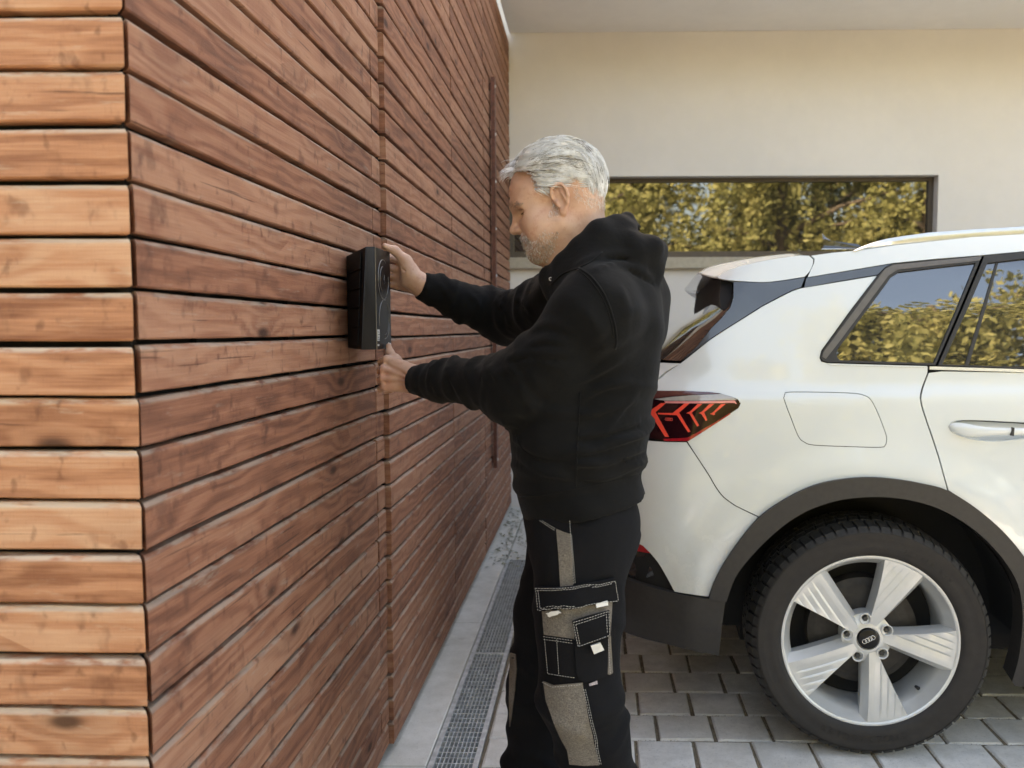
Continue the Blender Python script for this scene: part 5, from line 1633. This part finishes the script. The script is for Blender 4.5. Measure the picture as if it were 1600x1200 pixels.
# drawn creases: sharp-backed folds running where the cloth is pulled
v, q = D.mesh()
_bt = BVHTree.FromPolygons([tuple(x) for x in v], [tuple(int(k) for k in x) for x in q])
def crease(pts, r=.007, amp=.005):
    out = []
    for x, y in spline(pts, 9):
        h_, n_, _, _ = _bt.ray_cast(CAM, ray(x, y).normalized())
        if h_ is not None: out.append(A(h_))
    out = [o for i, o in enumerate(out) if i == 0 or np.linalg.norm(o - out[i - 1]) < .06]
    if len(out) > 2:
        ridge(out, r, amp); ridge([o + A((0, 0, -.011)) for o in out], r * .8, -amp * .75)
Z8 = lambda pts: [(600 + x * .35, 400 + y * .35) for x, y in pts]
for pts_, r_, a_ in (([(560, 455), (640, 432), (730, 436), (820, 432)], .008, .0055), ([(590, 492), (650, 470), (720, 478), (790, 500)], .007, .004), ([(520, 520), (560, 500), (600, 540), (610, 590)], .007, .005),
                    ([(470, 500), (500, 540), (505, 590)], .007, .005), ([(420, 500), (450, 560), (440, 640)], .008, .004), ([(285, 500), (305, 560), (345, 640)], .008, .0065), ([(205, 500), (215, 570), (250, 650)], .007, .006),
                    ([(370, 520), (390, 600), (420, 680)], .008, .004), ([(660, 330), (740, 300), (830, 330)], .010, .004), ([(640, 400), (720, 372), (800, 380)], .008, .004),
                    ([(880, 560), (960, 520), (1050, 470)], .010, .005), ([(890, 640), (980, 590), (1090, 560)], .010, .005), ([(880, 720), (980, 690), (1120, 650)], .009, .005), ([(870, 800), (960, 790), (1130, 740)], .009, .006),
                    ([(860, 870), (960, 860), (1150, 800)], .009, .0065), ([(860, 930), (980, 925), (1160, 860)], .009, .0065), ([(870, 985), (1000, 985), (1170, 915)], .008, .006), ([(600, 900), (700, 960), (830, 990)], .009, .004), ([(580, 820), (690, 880), (830, 900)], .010, .004),
                    ([(900, 250), (950, 330), (960, 420)], .010, .004), ([(1060, 150), (1080, 260), (1060, 380)], .012, .004), ([(1120, 620), (1060, 700), (1000, 760)], .009, .005), ([(950, 60), (1040, 40), (1130, 60), (1190, 100)], .009, .006), ([(860, 40), (930, 10), (1020, -10), (1100, 0)], .008, .004),
                    ([(150, 100), (190, 150), (200, 220)], .007, .005), ([(250, 130), (290, 190), (300, 270)], .007, .005), ([(380, 170), (420, 220), (430, 300)], .007, .004), ([(500, 200), (540, 250), (560, 330)], .008, .005), ([(600, 190), (640, 230), (660, 290)], .008, .005)):
    crease(Z8(pts_), r_, a_)
# ribbed hem: slight step in at the waistband, then cut off along the lower edge
hemA, hemB = pp(803, 808, YH), pp(1009, 771, YH)
hdir = nrm(hemB - hemA); hnr = nrm(np.cross(hdir, A((0, 1, 0))));  hnr = hnr if hnr[2] < 0 else -hnr
hd0 = float(hnr @ hemA)
def hemstep(X, Y, Z, F):
    s = hd0 - (hnr[0] * X + hnr[1] * Y + hnr[2] * Z)                   # height above the lower edge
    return -.0045 * np.clip((.066 - s) / .006, 0, 1) + .0035 * np.exp(-((s - .078) / .010) ** 2)
D.disp(hemstep, (-.3, 1.5, .86), (.3, 2.2, 1.15))
q = D.sl((-.25, 1.5, .86), (.3, 2.25, 1.2)); X, Y, Z = D.grid(q)
D.F[q] = np.maximum(D.F[q], hnr[0] * X + hnr[1] * Y + hnr[2] * Z - hd0)
# open the cuffs
for el, wr_ in ((ELn, WRn), (ELf, WRf)):
    d = nrm(wr_ - el)
    q = D.sl(wr_ - .075, wr_ + .12); X, Y, Z = D.grid(q)
    s_ = d[0] * (X - wr_[0]) + d[1] * (Y - wr_[1]) + d[2] * (Z - wr_[2]); e_ = np.maximum(s_ - .004, 0)
    A_ = D.F[q]; hh = np.maximum(.006 - np.abs(A_ - (s_ - .004)), 0) / .006
    D.F[q] = np.maximum(A_, s_ - .004) + hh * hh * .006 * .25
    D.F[q] += .0035 * np.exp(-((s_ + .052) / .006) ** 2)              # seam where the ribbed cuff starts
v, q = D.mesh(); v = relax(v, q, 1, .4)
hoodie = npmesh('hoodie', v, q, M_HOOD, man)

# --- trousers
T = Field((-.30, 1.50, .03), (.30, 2.20, 1.04), .0068)
D2 = D; D = T
T.ell(pp(909, 800, YH), (.135, .170, .12), None, .05)
T.ell(pp(908, 850, YH), (.112, .160, .12), None, .05)
T.ell(pp(934, 845, YH - .05), (.078, .10, .10), None, .05)
T.chain([HIPn, pp(904, 960, 1.75), KNn], [.098, .096, .088], .03)
T.chain([KNn, pp(925, 1150, 1.745), pp(938, 1230, 1.76), ANn], [.088, .078, .080, .082], .03)
T.chain([HIPf, pp(868, 960, 1.965), KNf], [.108, .098, .086], .03)
T.chain([KNf, pp(846, 1140, 1.99), pp(842, 1210, 1.99), ANf], [.086, .082, .088, .084], .03)
T.ell(pp(820, 1190, 1.975), (.055, .06, .030), None, .03)
def leg_folds(X, Y, Z, F):
    out = 0
    for z0, am, sl_, ph in ((.80, .006, .5, 0), (.72, .005, -.4, 1.1), (.50, .008, .5, 2.1), (.46, .008, -.35, 3.2), (.42, .009, .45, 4.4), (.36, .008, -.3, .6), (.30, .010, .3, 2.6), (.24, .010, -.3, 1.9), (.17, .012, .2, 3), (.12, .012, -.1, 4)):
        zz = z0 + sl_ * X + .014 * np.sin(X * 25 + Y * 19 + ph)
        out = out + am * np.exp(-((Z - zz) / .015) ** 2) * (.5 + .5 * np.sin(X * 21 + Y * 13 + ph * 2))
    out = out + .004 * np.sin(X * 38 + 2 * np.sin(Z * 14 + Y * 9)) * np.sin(Z * 17 + Y * 21)
    return out * (np.abs(F) < .03)
T.disp(leg_folds)
q = T.sl((-.3, 1.5, .03), (.3, 2.2, .12)); X, Y, Z = T.grid(q); T.F[q] = np.maximum(T.F[q], .055 - Z)
v, q = T.mesh(); v = relax(v, q, 1, .4)
trousers = npmesh('trousers', v, q, M_TWILL, man)
# boots
for an in (ANn, ANf):
    B = Field(an + A((-.24, -.075, -.14)), an + A((.10, .075, .06)), .006)
    B.cone(an + A((.02, 0, .04)), an + A((.02, 0, -.04)), .050, .048, .02)
    B.cone(an + A((.02, 0, -.055)), an + A((-.13, 0, -.060)), .044, .040, .03, squash=(A((0, 0, 1)), .95))
    B.ell(an + A((-.15, 0, -.062)), (.06, .048, .038), None, .02)
    B.cut(A((0, 0, -1)), -.004)
    v, q = B.mesh(); npmesh('boot', relax(v, q, 1), q, simple('boot_leather', (.02, .018, .016), .5, .2, 40), man)
# ------------------------------------------------------------------ hair, brows, stubble
class Strands:
    def __init__(s): s.v, s.f, s.m = [], [], []
    def add(s, pts, r0, r1=.0002, mat=0, n=3):
        b = len(s.v); m = len(pts)
        for i, p in enumerate(pts):
            t = A(pts[min(i + 1, m - 1)]) - A(pts[max(i - 1, 0)]); t = t / (np.linalg.norm(t) + 1e-9)
            u = np.cross(t, A((.3, .4, .86))); u /= np.linalg.norm(u) + 1e-9; w = np.cross(t, u)
            r = r0 + (r1 - r0) * (i / (m - 1)) ** 2
            for k in range(n):
                a = 6.2832 * k / n; s.v.append(p + u * (r * math.cos(a)) + w * (r * math.sin(a)))
        for i in range(m - 1):
            for k in range(n):
                k2 = (k + 1) % n; s.f.append((b+i*n+k, b+i*n+k2, b+(i+1)*n+k2, b+(i+1)*n+k)); s.m.append(mat)
    def build(s, name, mats, parent):
        o = obj(name, s.v, s.f, mats, parent, True, fmat=s.m); return o
EC, ER = A((-.006, 0, .046)), A((.0995, .0755, .086))
hair_px = [(797, 270), (806, 274), (822, 277), (832, 282), (836, 296), (840, 304), (850, 303), (862, 297), (870, 290), (884, 287), (894, 292), (899, 306), (904, 316), (914, 322), (930, 325), (948, 322), (975, 300), (975, 170), (770, 170)]
hair_ab = [hp(*p) for p in hair_px]
hs = random.Random(9)
def ons(th, ph): return A((math.cos(ph) * math.cos(th), math.cos(ph) * math.sin(th), math.sin(ph)))
def skull(u, h):
    """point at height h over the scalp in direction u (unit sphere)"""
    p = EC + u * ER; n = u / ER; n /= np.linalg.norm(n); return p + n * h, n
clumps = []
for i in range(340):
    z = hs.uniform(-.75, 1); th = hs.uniform(0, 6.28); c = math.sqrt(1 - z * z)
    clumps.append((A((c * math.cos(th), c * math.sin(th), z)), hs.gauss(0, .30), hs.uniform(.7, 1.25), hs.uniform(-.004, .007), hs.random()))
CC = np.array([c[0] for c in clumps])
st = Strands()
cnt = 0; tries = 0
while cnt < 14000 and tries < 90000:
    tries += 1
    z = hs.uniform(-.8, 1); th = hs.uniform(0, 6.28); c = math.sqrt(1 - z * z); u = A((c * math.cos(th), c * math.sin(th), z))
    p, n = skull(u, 0)
    if not inside((p[0], p[2]), hair_ab): continue
    if abs(p[1]) > .062 and -.021 < p[0] < .018 and p[2] < .034: continue          # clear of the ears
    cnt += 1
    ci = int(np.argmax(CC @ u)); cc = clumps[ci]
    side = min(1, abs(p[1]) / .070); low = max(0, (.06 - p[2]) / .1)
    front = max(0, min(1, (p[0] - .030) / .045)) * max(0, min(1, (p[2] - .085) / .03))
    nape = p[0] < -.03 and p[2] < .02
    sg = 1 if p[1] >= 0 else -1
    if front > 0 and hs.random() < .75 * front:
        d = A((.9, hs.gauss(0, .15) + .10 * sg, .42 + .1 * hs.gauss(0, 1))); L = hs.uniform(.026, .050); mode = 'f'
    elif p[0] > .045 and side > .35 and p[2] > .05:
        d = A((-.62, .12 * sg, -.55)); L = hs.uniform(.05, .08); mode = 's'        # swoop from the temple down and back
    else:
        d = A((-1.0, .10 * sg * side, -.42 * side - .75 * low + .05)); L = hs.uniform(.040, .075) * (1 - .25 * low); mode = 'b'
        if p[0] < -.06: d = A((-.25, .1 * sg, -1.0))
        if nape: L = hs.uniform(.010, .022)
        if p[2] < .045 and p[0] > .01: L = hs.uniform(.014, .028); d = A((-.6, 0, -.8))
    L *= cc[2]
    d = d + A((0, 0, cc[1] * .55)) + A((hs.gauss(0, .05), hs.gauss(0, .07), hs.gauss(0, .07)))
    ns_ = 7; q = p + n * .0005; pts = [q.copy()]
    uu = u.copy(); h = .0
    vol = (.0185 if p[2] > .08 else .0125 if p[2] > .04 else .0065) + cc[3]
    if nape: vol = .0015
    for i in range(1, ns_):
        s_ = i / (ns_ - 1)
        nn_ = uu / ER; nn_ /= np.linalg.norm(nn_)
        if mode == 'f':
            q = q + nrm(d + A((-.10 * s_, 0, -.95 * s_ * s_))) * (L / (ns_ - 1)); pts.append(q.copy()); continue
        t = d - nn_ * float(d @ nn_); t = t / (np.linalg.norm(t) + 1e-6)
        x = EC + uu * ER + t * (L / (ns_ - 1)); w_ = (x - EC) / ER; uu = w_ / np.linalg.norm(w_)
        h = max(.0008, vol * math.sin(min(1.0, .25 + s_ * 1.25) * math.pi * .62) * (1 if mode == 'b' else 1.1)) + hs.gauss(0, .0006)
        x, _ = skull(uu, h); pts.append(x)
        if mode == 's': d = d + A((-.10, 0, .09))
    W = [HO + HF * x[0] + HL * x[1] + HU * x[2] for x in pts]
    dark = (p[2] < .035 and hs.random() < .25) or hs.random() < .04 or (cc[4] < .12 and hs.random() < .4)
    st.add(W, hs.uniform(.00042, .00075), .00012, 1 if dark else 0)
# close cap under the strands
capv = []; capf = []
nu, nv_ = 60, 40
for j in range(nv_ + 1):
    ph = -1.0 + (math.pi / 2 + 1.0) * j / nv_
    for i in range(nu):
        x, _ = skull(ons(2 * math.pi * i / nu, ph), .0028); capv.append(x)
for j in range(nv_):
    for i in range(nu):
        qd = (j*nu+i, j*nu+(i+1) % nu, (j+1)*nu+(i+1) % nu, (j+1)*nu+i)
        if all(inside((capv[k][0], capv[k][2]), hair_ab) and not (abs(capv[k][1]) > .062 and -.021 < capv[k][0] < .018 and capv[k][2] < .034) for k in qd): capf.append(qd)
b = len(st.v); st.v += [HO + HF * x[0] + HL * x[1] + HU * x[2] for x in capv]
for qd in capf: st.f.append(tuple(b + k for k in qd)); st.m.append(1)
st.build('hair', [M_HAIR, M_HAIRD], man)

# vertex normals of the head
def vnormals(V, Q):
    n = np.cross(V[Q[:, 2]] - V[Q[:, 0]], V[Q[:, 3]] - V[Q[:, 1]]); N = np.zeros_like(V)
    for k in range(4): np.add.at(N, Q[:, k], n)
    return N / (np.linalg.norm(N, axis=1)[:, None] + 1e-12)
hN = vnormals(hv, hq)
loc = (hv - HO) @ HM.T.astype(float)
outward = ((hN * (hv - (HO + HU * -.02))).sum(1) > 0)
if outward.mean() < .5: hN = -hN
def stub(poly_px, n, ln, r, mat, d, name, lat=None, seed=1, lift=.35, mats=None):
    ab = [hp(*p) for p in poly_px]; rr = random.Random(seed)
    idx = [i for i in range(len(hv)) if inside((loc[i, 0], loc[i, 2]), ab) and (lat is None or lat(loc[i])) and abs(loc[i,1]) < .0775]
    s = Strands()
    for _ in range(n):
        i = rr.choice(idx); p = hv[i] + A((rr.gauss(0, .0012), rr.gauss(0, .0012), rr.gauss(0, .0012))); nn_ = hN[i]
        dl = A(d(loc[i])) ; dw = HF * dl[0] + HL * dl[1] + HU * dl[2]
        t = nrm(nrm(dw - nn_ * float(dw @ nn_)) + nn_ * lift + A((rr.gauss(0, .25), rr.gauss(0, .25), rr.gauss(0, .25))))
        L = rr.uniform(*ln)
        s.add([p - nn_ * .0008, p + t * L * .5, p + t * L - nn_ * L * .15], r, .00012, rr.randrange(len(mats)) if mats else 0)
    s.build(name, mats or [mat], man)
stub([(815, 371), (821, 369), (829, 378), (840, 380), (852, 366), (860, 343), (866, 322), (873, 322), (876, 345), (873, 372), (866, 398), (855, 411), (838, 412), (826, 404), (820, 392)], 4200, (.003, .0065), .00030, M_BEARD, lambda q: (-.1, 0, -1), 'beard', None, 3, .5, [M_BEARD, M_HAIR, M_BEARD, M_BROW])
stub([(812, 366), (819, 366), (832, 377), (829, 382), (822, 381), (814, 376)], 420, (.003, .006), .00034, M_BEARD, lambda q: (-.2, .3 * (1 if q[1] > 0 else -1), -1), 'moustache', None, 4, .4, [M_BEARD, M_HAIR])
stub([(794, 319), (803, 320), (820, 325), (819, 330), (806, 329), (796, 327)], 420, (.004, .008), .00030, M_BROW, lambda q: (-.5, .9 * (1 if q[1] > 0 else -1), .25), 'eyebrows', lambda q: abs(q[1]) > .010, 5, .3)
stub([(893, 296), (905, 296), (948, 290), (948, 328), (925, 330), (904, 322), (896, 312)], 1500, (.005, .010), .00026, M_HAIR, lambda q: (-.25, 0, -1), 'nape_hair', None, 6, .0, [M_HAIR, M_BEARD, M_HAIR])
stub([(834, 280), (866, 284), (866, 298), (856, 308), (846, 310), (836, 303)], 800, (.006, .012), .00032, M_HAIR, lambda q: (-.5, 0, -1), 'sideburn_hair', None, 7, .05, [M_HAIR, M_HAIR, M_HAIRD])
el_ = MB()
for s_ in (-1, 1):
    pts = [He(.0900 - .0112 * t ** 1.3 + .0006, (.0225 + .0255 * t) * s_, .0125 - .0008 * math.sin(t * 3.1)) for t in (0, .2, .4, .6, .8, 1)]
    el_.tube(pts, [.0005, .0009, .0011, .0011, .0010, .0006], 6)
el_.build('eyelashes', simple('lash', (.015, .010, .008), .7, .1, 60), man, smooth=True)

# ------------------------------------------------------------------ projecting sewn pieces on to the clothes
def bvh(o):
    me = o.data; return BVHTree.FromPolygons([v.co[:] for v in me.vertices], [tuple(p.vertices) for p in me.polygons])
B_T, B_H = bvh(trousers), bvh(hoodie)
def cast(tree, px, py, fb=1.66):
    h, n, i, d = tree.ray_cast(CAM, ray(px, py).normalized())
    if h is None:
        h, n, i, d = tree.find_nearest(P(px, py, fb))
    if n.dot(h - CAM) > 0: n = -n
    return h, n
def patch(name, poly, mat, parent, tree, off=.004, thick=.006, step=5, puff=0.0, fb=1.66):
    v2, F = fill(poly, (), step, 3)
    cx = sum(p[0] for p in poly) / len(poly); cy = sum(p[1] for p in poly) / len(poly)
    V = []; Nn = []
    rad = max(math.hypot(p[0] - cx, p[1] - cy) for p in poly)
    for x, y in v2:
        h, n = cast(tree, x, y, fb); e = 1 - min(1, math.hypot(x - cx, y - cy) / rad)
        n = (n * .55 - ray(x, y).normalized() * .45).normalized()
        V.append(h + n * (off + puff * e)); Nn.append(n)
    FF = []
    for t in F:
        nn_ = (V[t[1]] - V[t[0]]).cross(V[t[2]] - V[t[0]]); FF.append(t if nn_.dot(Nn[t[0]]) > 0 else t[::-1])
    cnt = {(t[i], t[(i + 1) % 3]) for t in FF for i in range(3)}
    be = [(a, b) for a, b in cnt if (b, a) not in cnt]; m = {}
    for q in {x for e in be for x in e}:
        m[q] = len(V); V.append(V[q] - Nn[q] * thick)
    FF += [(b, a, m[a], m[b]) for a, b in be]
    o = obj(name, V, FF, mat, parent); return smooth_by_angle(o, 50)
def stitch(polys, parent, tree, off=.0075, r=.0006, dash=2.6, gap=1.4, name='stitching', mat=None):
    m = MB()
    for poly in polys:
        seg = resample(poly, .5, False); acc = []
        i = 0; L = int((dash) / .5); Gp = int((dash + gap) / .5)
        while i + L < len(seg):
            pts = []
            for k in (0, L // 2, L):
                h, n = cast(tree, *seg[i + k]); pts.append(h + (n * .55 - ray(*seg[i + k]).normalized() * .45).normalized() * off)
            m.tube(pts, r, 5); i += Gp
    return m.build(name, mat or M_STITCH, parent, kind='stuff')
Z7 = lambda pts: [(760 + x * .35014, 780 + y * .35) for x, y in pts]
patch('thigh_stripe', Z7([(312, 132), (345, 146), (376, 156), (380, 230), (387, 385), (358, 388), (330, 390), (322, 250)]), M_GREY, trousers, B_T, .002, .004)
patch('pocket_back', Z7([(250, 490), (560, 450), (552, 600), (540, 605), (395, 628), (260, 610)]), M_GREY, trousers, B_T, .0035, .006)
patch('pocket_edge', Z7([(528, 612), (552, 600), (562, 775), (548, 783), (537, 780)]), M_GREY, trousers, B_T, .0035, .006)
patch('tool_pocket', Z7([(256, 604), (390, 622), (402, 700), (402, 800), (322, 792), (276, 780), (262, 690)]), M_TWILL, trousers, B_T, .005, .008)
pk = patch('phone_pocket', Z7([(392, 612), (540, 588), (535, 700), (532, 785), (500, 800), (440, 816), (412, 800), (400, 770)]), M_TWILL, trousers, B_T, .008, .012, puff=.006)
fl1 = patch('pocket_flap', Z7([(234, 390), (300, 392), (400, 384), (565, 350), (575, 455), (480, 470), (400, 482), (246, 498)]), M_TWILL, trousers, B_T, .012, .011, puff=.006)
fl2 = patch('phone_flap', Z7([(384, 538), (460, 514), (536, 496), (542, 600), (480, 634), (405, 654)]), M_TWILL, trousers, B_T, .0165, .008, puff=.004)
for i, pg in enumerate(([(280, 503), (326, 492), (338, 501), (292, 517)], [(480, 468), (528, 452), (531, 474), (484, 485)], [(459, 643), (500, 628), (514, 660), (472, 680)])):
    patch('pocket_tab', Z7(pg), M_TAB, trousers, B_T, .0215 if i == 2 else .0175, .006, 4)
patch('brand_tab', Z7([(456, 822), (490, 808), (492, 824), (458, 832)]), simple('tiny_woven_tab', (.35, .30, .30), .8, .3, 400), trousers, B_T, .008, .004, 3)
patch('knee_patch', Z7([(256, 812), (300, 830), (430, 818), (432, 842), (452, 960), (478, 1080), (503, 1185), (440, 1188), (372, 1182), (362, 1120), (330, 1060), (300, 990), (268, 900)]), M_GREY, trousers, B_T, .0035, .006, 6)
patch('knee_patch', [(798, 1020), (806, 1022), (808, 1045), (805, 1080), (800, 1120), (797, 1136), (796, 1090), (797, 1050)], M_GREY, trousers, B_T, .003, .006, 6, fb=1.97)
stitch([Z7(p) for p in ([(240, 396), (400, 391), (562, 357), (571, 452)], [(246, 405), (400, 399), (556, 366)], [(240, 396), (250, 492), (400, 477), (571, 452)], [(250, 408), (258, 486), (400, 470)],
        [(389, 543), (532, 502), (537, 598), (407, 648), (389, 543)], [(400, 552), (522, 514), (527, 592)], [(400, 552), (414, 637)])], trousers, B_T, .0195)
stitch([Z7(p) for p in ([(262, 610), (390, 628)], [(264, 622), (390, 640)], [(268, 620), (282, 776), (400, 794)], [(318, 622), (328, 786)], [(398, 640), (406, 770), (440, 806), (530, 780), (534, 620)],
        [(246, 96), (312, 142)], [(256, 96), (312, 132)], [(374, 96), (378, 160), (390, 380)], [(382, 160), (396, 382)], [(432, 846), (505, 1180)], [(440, 846), (512, 1180)], [(258, 816), (300, 836), (428, 824)], [(538, 620), (545, 776)])], trousers, B_T, .0088, .0005)
def seam_line(pts, tree, parent, r=.0021, off=.0006, mat=None, name='seam'):
    m = MB(); q = []
    for x, y in spline(pts, 4):
        h, n = cast(tree, x, y); q.append(h + n * off)
    m.tube(q, r, 7); return m.build(name, mat or M_HOOD, parent, smooth=True)
seam_line([(905, 419), (925, 434), (945, 462), (957, 495), (963, 526), (961, 545)], B_H, hoodie, .0026)
seam_line([(902, 421), (921, 437), (941, 465), (953, 497), (959, 527)], B_H, hoodie, .0014)
seam_line([(860, 446), (880, 428), (905, 419), (925, 408), (941, 394)], B_H, hoodie, .0019)
seam_line([(907, 612), (903, 680), (900, 760)], B_H, hoodie, .0016)
seam_line([(806, 678), (816, 700), (832, 713), (846, 719)], B_H, hoodie, .0016)
seam_line([(812, 776), (860, 772), (895, 764), (950, 753), (1008, 739)], B_H, hoodie, .0014)
seam_line([(633, 612), (640, 592), (647, 573)], B_H, hoodie, .001) if False else None

h_, n_ = cast(B_H, 861, 436)
m = MB(); m.tube([h_ + n_ * .001 + C_RIGHT * (.0032 * math.cos(a)) + C_UP * (.0032 * math.sin(a)) for a in [i * math.pi / 8 for i in range(16)]], .0011, 6, closed=True); m.build('eyelet', M_SCREW, hoodie)
# ------------------------------------------------------------------ wall charger
M_CHGLOSS = simple('charger_front', (.0055, .0055, .006), .40, .1, 10, spec=.3)
M_CHSIDE = simple('charger_side', (.0028, .003, .0036), .6, .1, 30, spec=.25)
M_CHFACET = simple('charger_facet', (.017, .0145, .012), .5, .06, 30, spec=.3)
M_CHLINE = simple('charger_line', (.20, .20, .20), .3, .05, 60, metal=.5)
ch = empty('wall_charger', (XW, 2.05, 1.29), 'black wall charger box being fixed to the timber cladding', 'charger')
xf, xm, xb_ = -.542, -.560, XW + .003
YA, YCc = 1.970, 2.117
zt_, zb_ = P(586, 385, YA).z, P(589, 546.5, YA).z
front = [(xf, YA, zb_), (xf, YCc, zb_), (xf, YCc, zt_), (xf, YA, zt_)]
mid = [(xm, 1.906, zb_ + .0015), (xm, 2.181, zb_ + .0015), (xm, 2.131, zt_ - .002), (xm, 1.956, zt_ - .002)]
back_ = [(xb_, 2.056, P(540, 546, 2.056).z + .003), (xb_, 2.150, P(540, 546, 2.056).z + .003), (xb_, 2.150, P(538, 400, 2.056).z), (xb_, 2.056, P(538, 400, 2.056).z)]
V = front + mid + back_
F = [(0, 1, 2, 3)] + [(i, i + 4, (i + 1) % 4 + 4, (i + 1) % 4) for i in range(4)] + [(i + 4, i + 8, (i + 1) % 4 + 8, (i + 1) % 4 + 4) for i in range(4)] + [(11, 10, 9, 8)]
fm_ = [0] + [2] * 4 + [1] * 4 + [1]
me = mesh('housing', V, F, [M_CHGLOSS, M_CHSIDE, M_CHFACET], fmat=fm_)
bm = bmesh.new(); bm.from_mesh(me); bmesh.ops.recalc_face_normals(bm, faces=bm.faces)
bmesh.ops.bevel(bm, geom=[e for e in bm.edges], offset=.0022, segments=2, affect='EDGES', profile=.6, clamp_overlap=True)
bm.to_mesh(me); bm.free()
hsg = link('housing', me, ch); smooth_by_angle(hsg, 25)
# stepped ribs on the flank towards the camera
for i in range(5):
    t0_, t1_ = .04 + i * .19, .04 + i * .19 + .17
    def bl(s, t):
        lo = Vector(back_[0]).lerp(Vector(mid[0]), s); hi = Vector(back_[3]).lerp(Vector(mid[3]), s); return lo.lerp(hi, t)
    nrm_ = (bl(1, 0) - bl(0, 0)).cross(bl(0, 1) - bl(0, 0)).normalized()
    if nrm_.y > 0: nrm_ = -nrm_
    m = MB(); m.prism([bl(.10, t0_), bl(.78 - .05 * i * 0, t0_), bl(.78, t1_), bl(.10, t1_)], nrm_ * .0022); m.build('side_rib', M_CHSIDE, ch)
# engraved rings on the front
fu = lambda u, v_: Vector((xf + .0006, YA + (YCc - YA) * u, zb_ + (zt_ - zb_) * v_))
W_, H_ = YCc - YA, zt_ - zb_
def arc(cu, cv, r, a0, a1, th, parent=ch):
    m = MB(); n = 30
    m.tube([Vector((xf + .0004, YA + W_ * cu + r * math.cos(R(a0 + (a1 - a0) * i / n)), zb_ + H_ * cv + r * math.sin(R(a0 + (a1 - a0) * i / n)))) for i in range(n + 1)], th, 6)
    return m.build('ring_line', M_CHLINE, parent, smooth=True)
arc(.52, .70, .050, 60, 300, .0011); arc(.52, .70, .050, -52, 10, .0008); arc(.52, .70, .033, 100, 235, .0009)
arc(.55, .30, .050, 80, 200, .0010); arc(.55, .30, .050, -95, 55, .0012); arc(.55, .30, .040, -90, 20, .0008)
m = MB(); m.tube([fu(.58, .745), fu(.56, .70), fu(.64, .675), fu(.56, .655)], .0008, 6); m.build('pictogram', M_CHLINE, ch)
m = MB(); m.tube([fu(.55, .50), fu(.62, .50)], .0009, 6); m.tube([fu(.60, .115), fu(.60, .15), fu(.66, .15)], .0008, 6); m.build('pictogram', M_CHLINE, ch)
m = MB(); m.tube([fu(.012, .004), fu(.012, .996)], .0012, 6); m.build('edge_glint', simple('charger_edge_glint', (.16, .145, .125), .35, .05, 40, metal=.4), ch)  # pale strip standing in for the highlight down the front edge
# printed label
m = MB(); m.box((xf - .001, YA + .011, zb_ + .022), (xf + .0009, YA + .030, zb_ + .050)); lb = m.build('label', simple('label_white', (.62, .62, .60), .5, .04, 60), ch)
for i in range(6):
    m = MB(); m.box((xf + .0009, YA + .0125, zb_ + .025 + .004 * i), (xf + .0013, YA + .0285 - .004 * (i % 3), zb_ + .0263 + .004 * i)); m.build('label_line', M_VOID, lb)
m = MB(); m.box((xf - .001, YA + .012, zb_ + .009), (xf + .0009, YA + .026, zb_ + .0135)); m.build('label', simple('label_white_small', (.6, .6, .58), .5, .04, 60), ch)
m = MB(); m.lathe([(0, .0028), (.0035, .0026), (.0045, .001), (.0045, -.002)], 14, (xf, YA + W_ * .90, zb_ + .010), 'x'); m.build('cover_screw', M_SCREW, ch)
m = MB(); m.lathe([(0, .002), (.0022, .0018), (.003, -.002)], 12, (xf, YA + W_ * .80, zb_ + .014), 'x'); m.build('cover_screw', M_SCREW, ch)
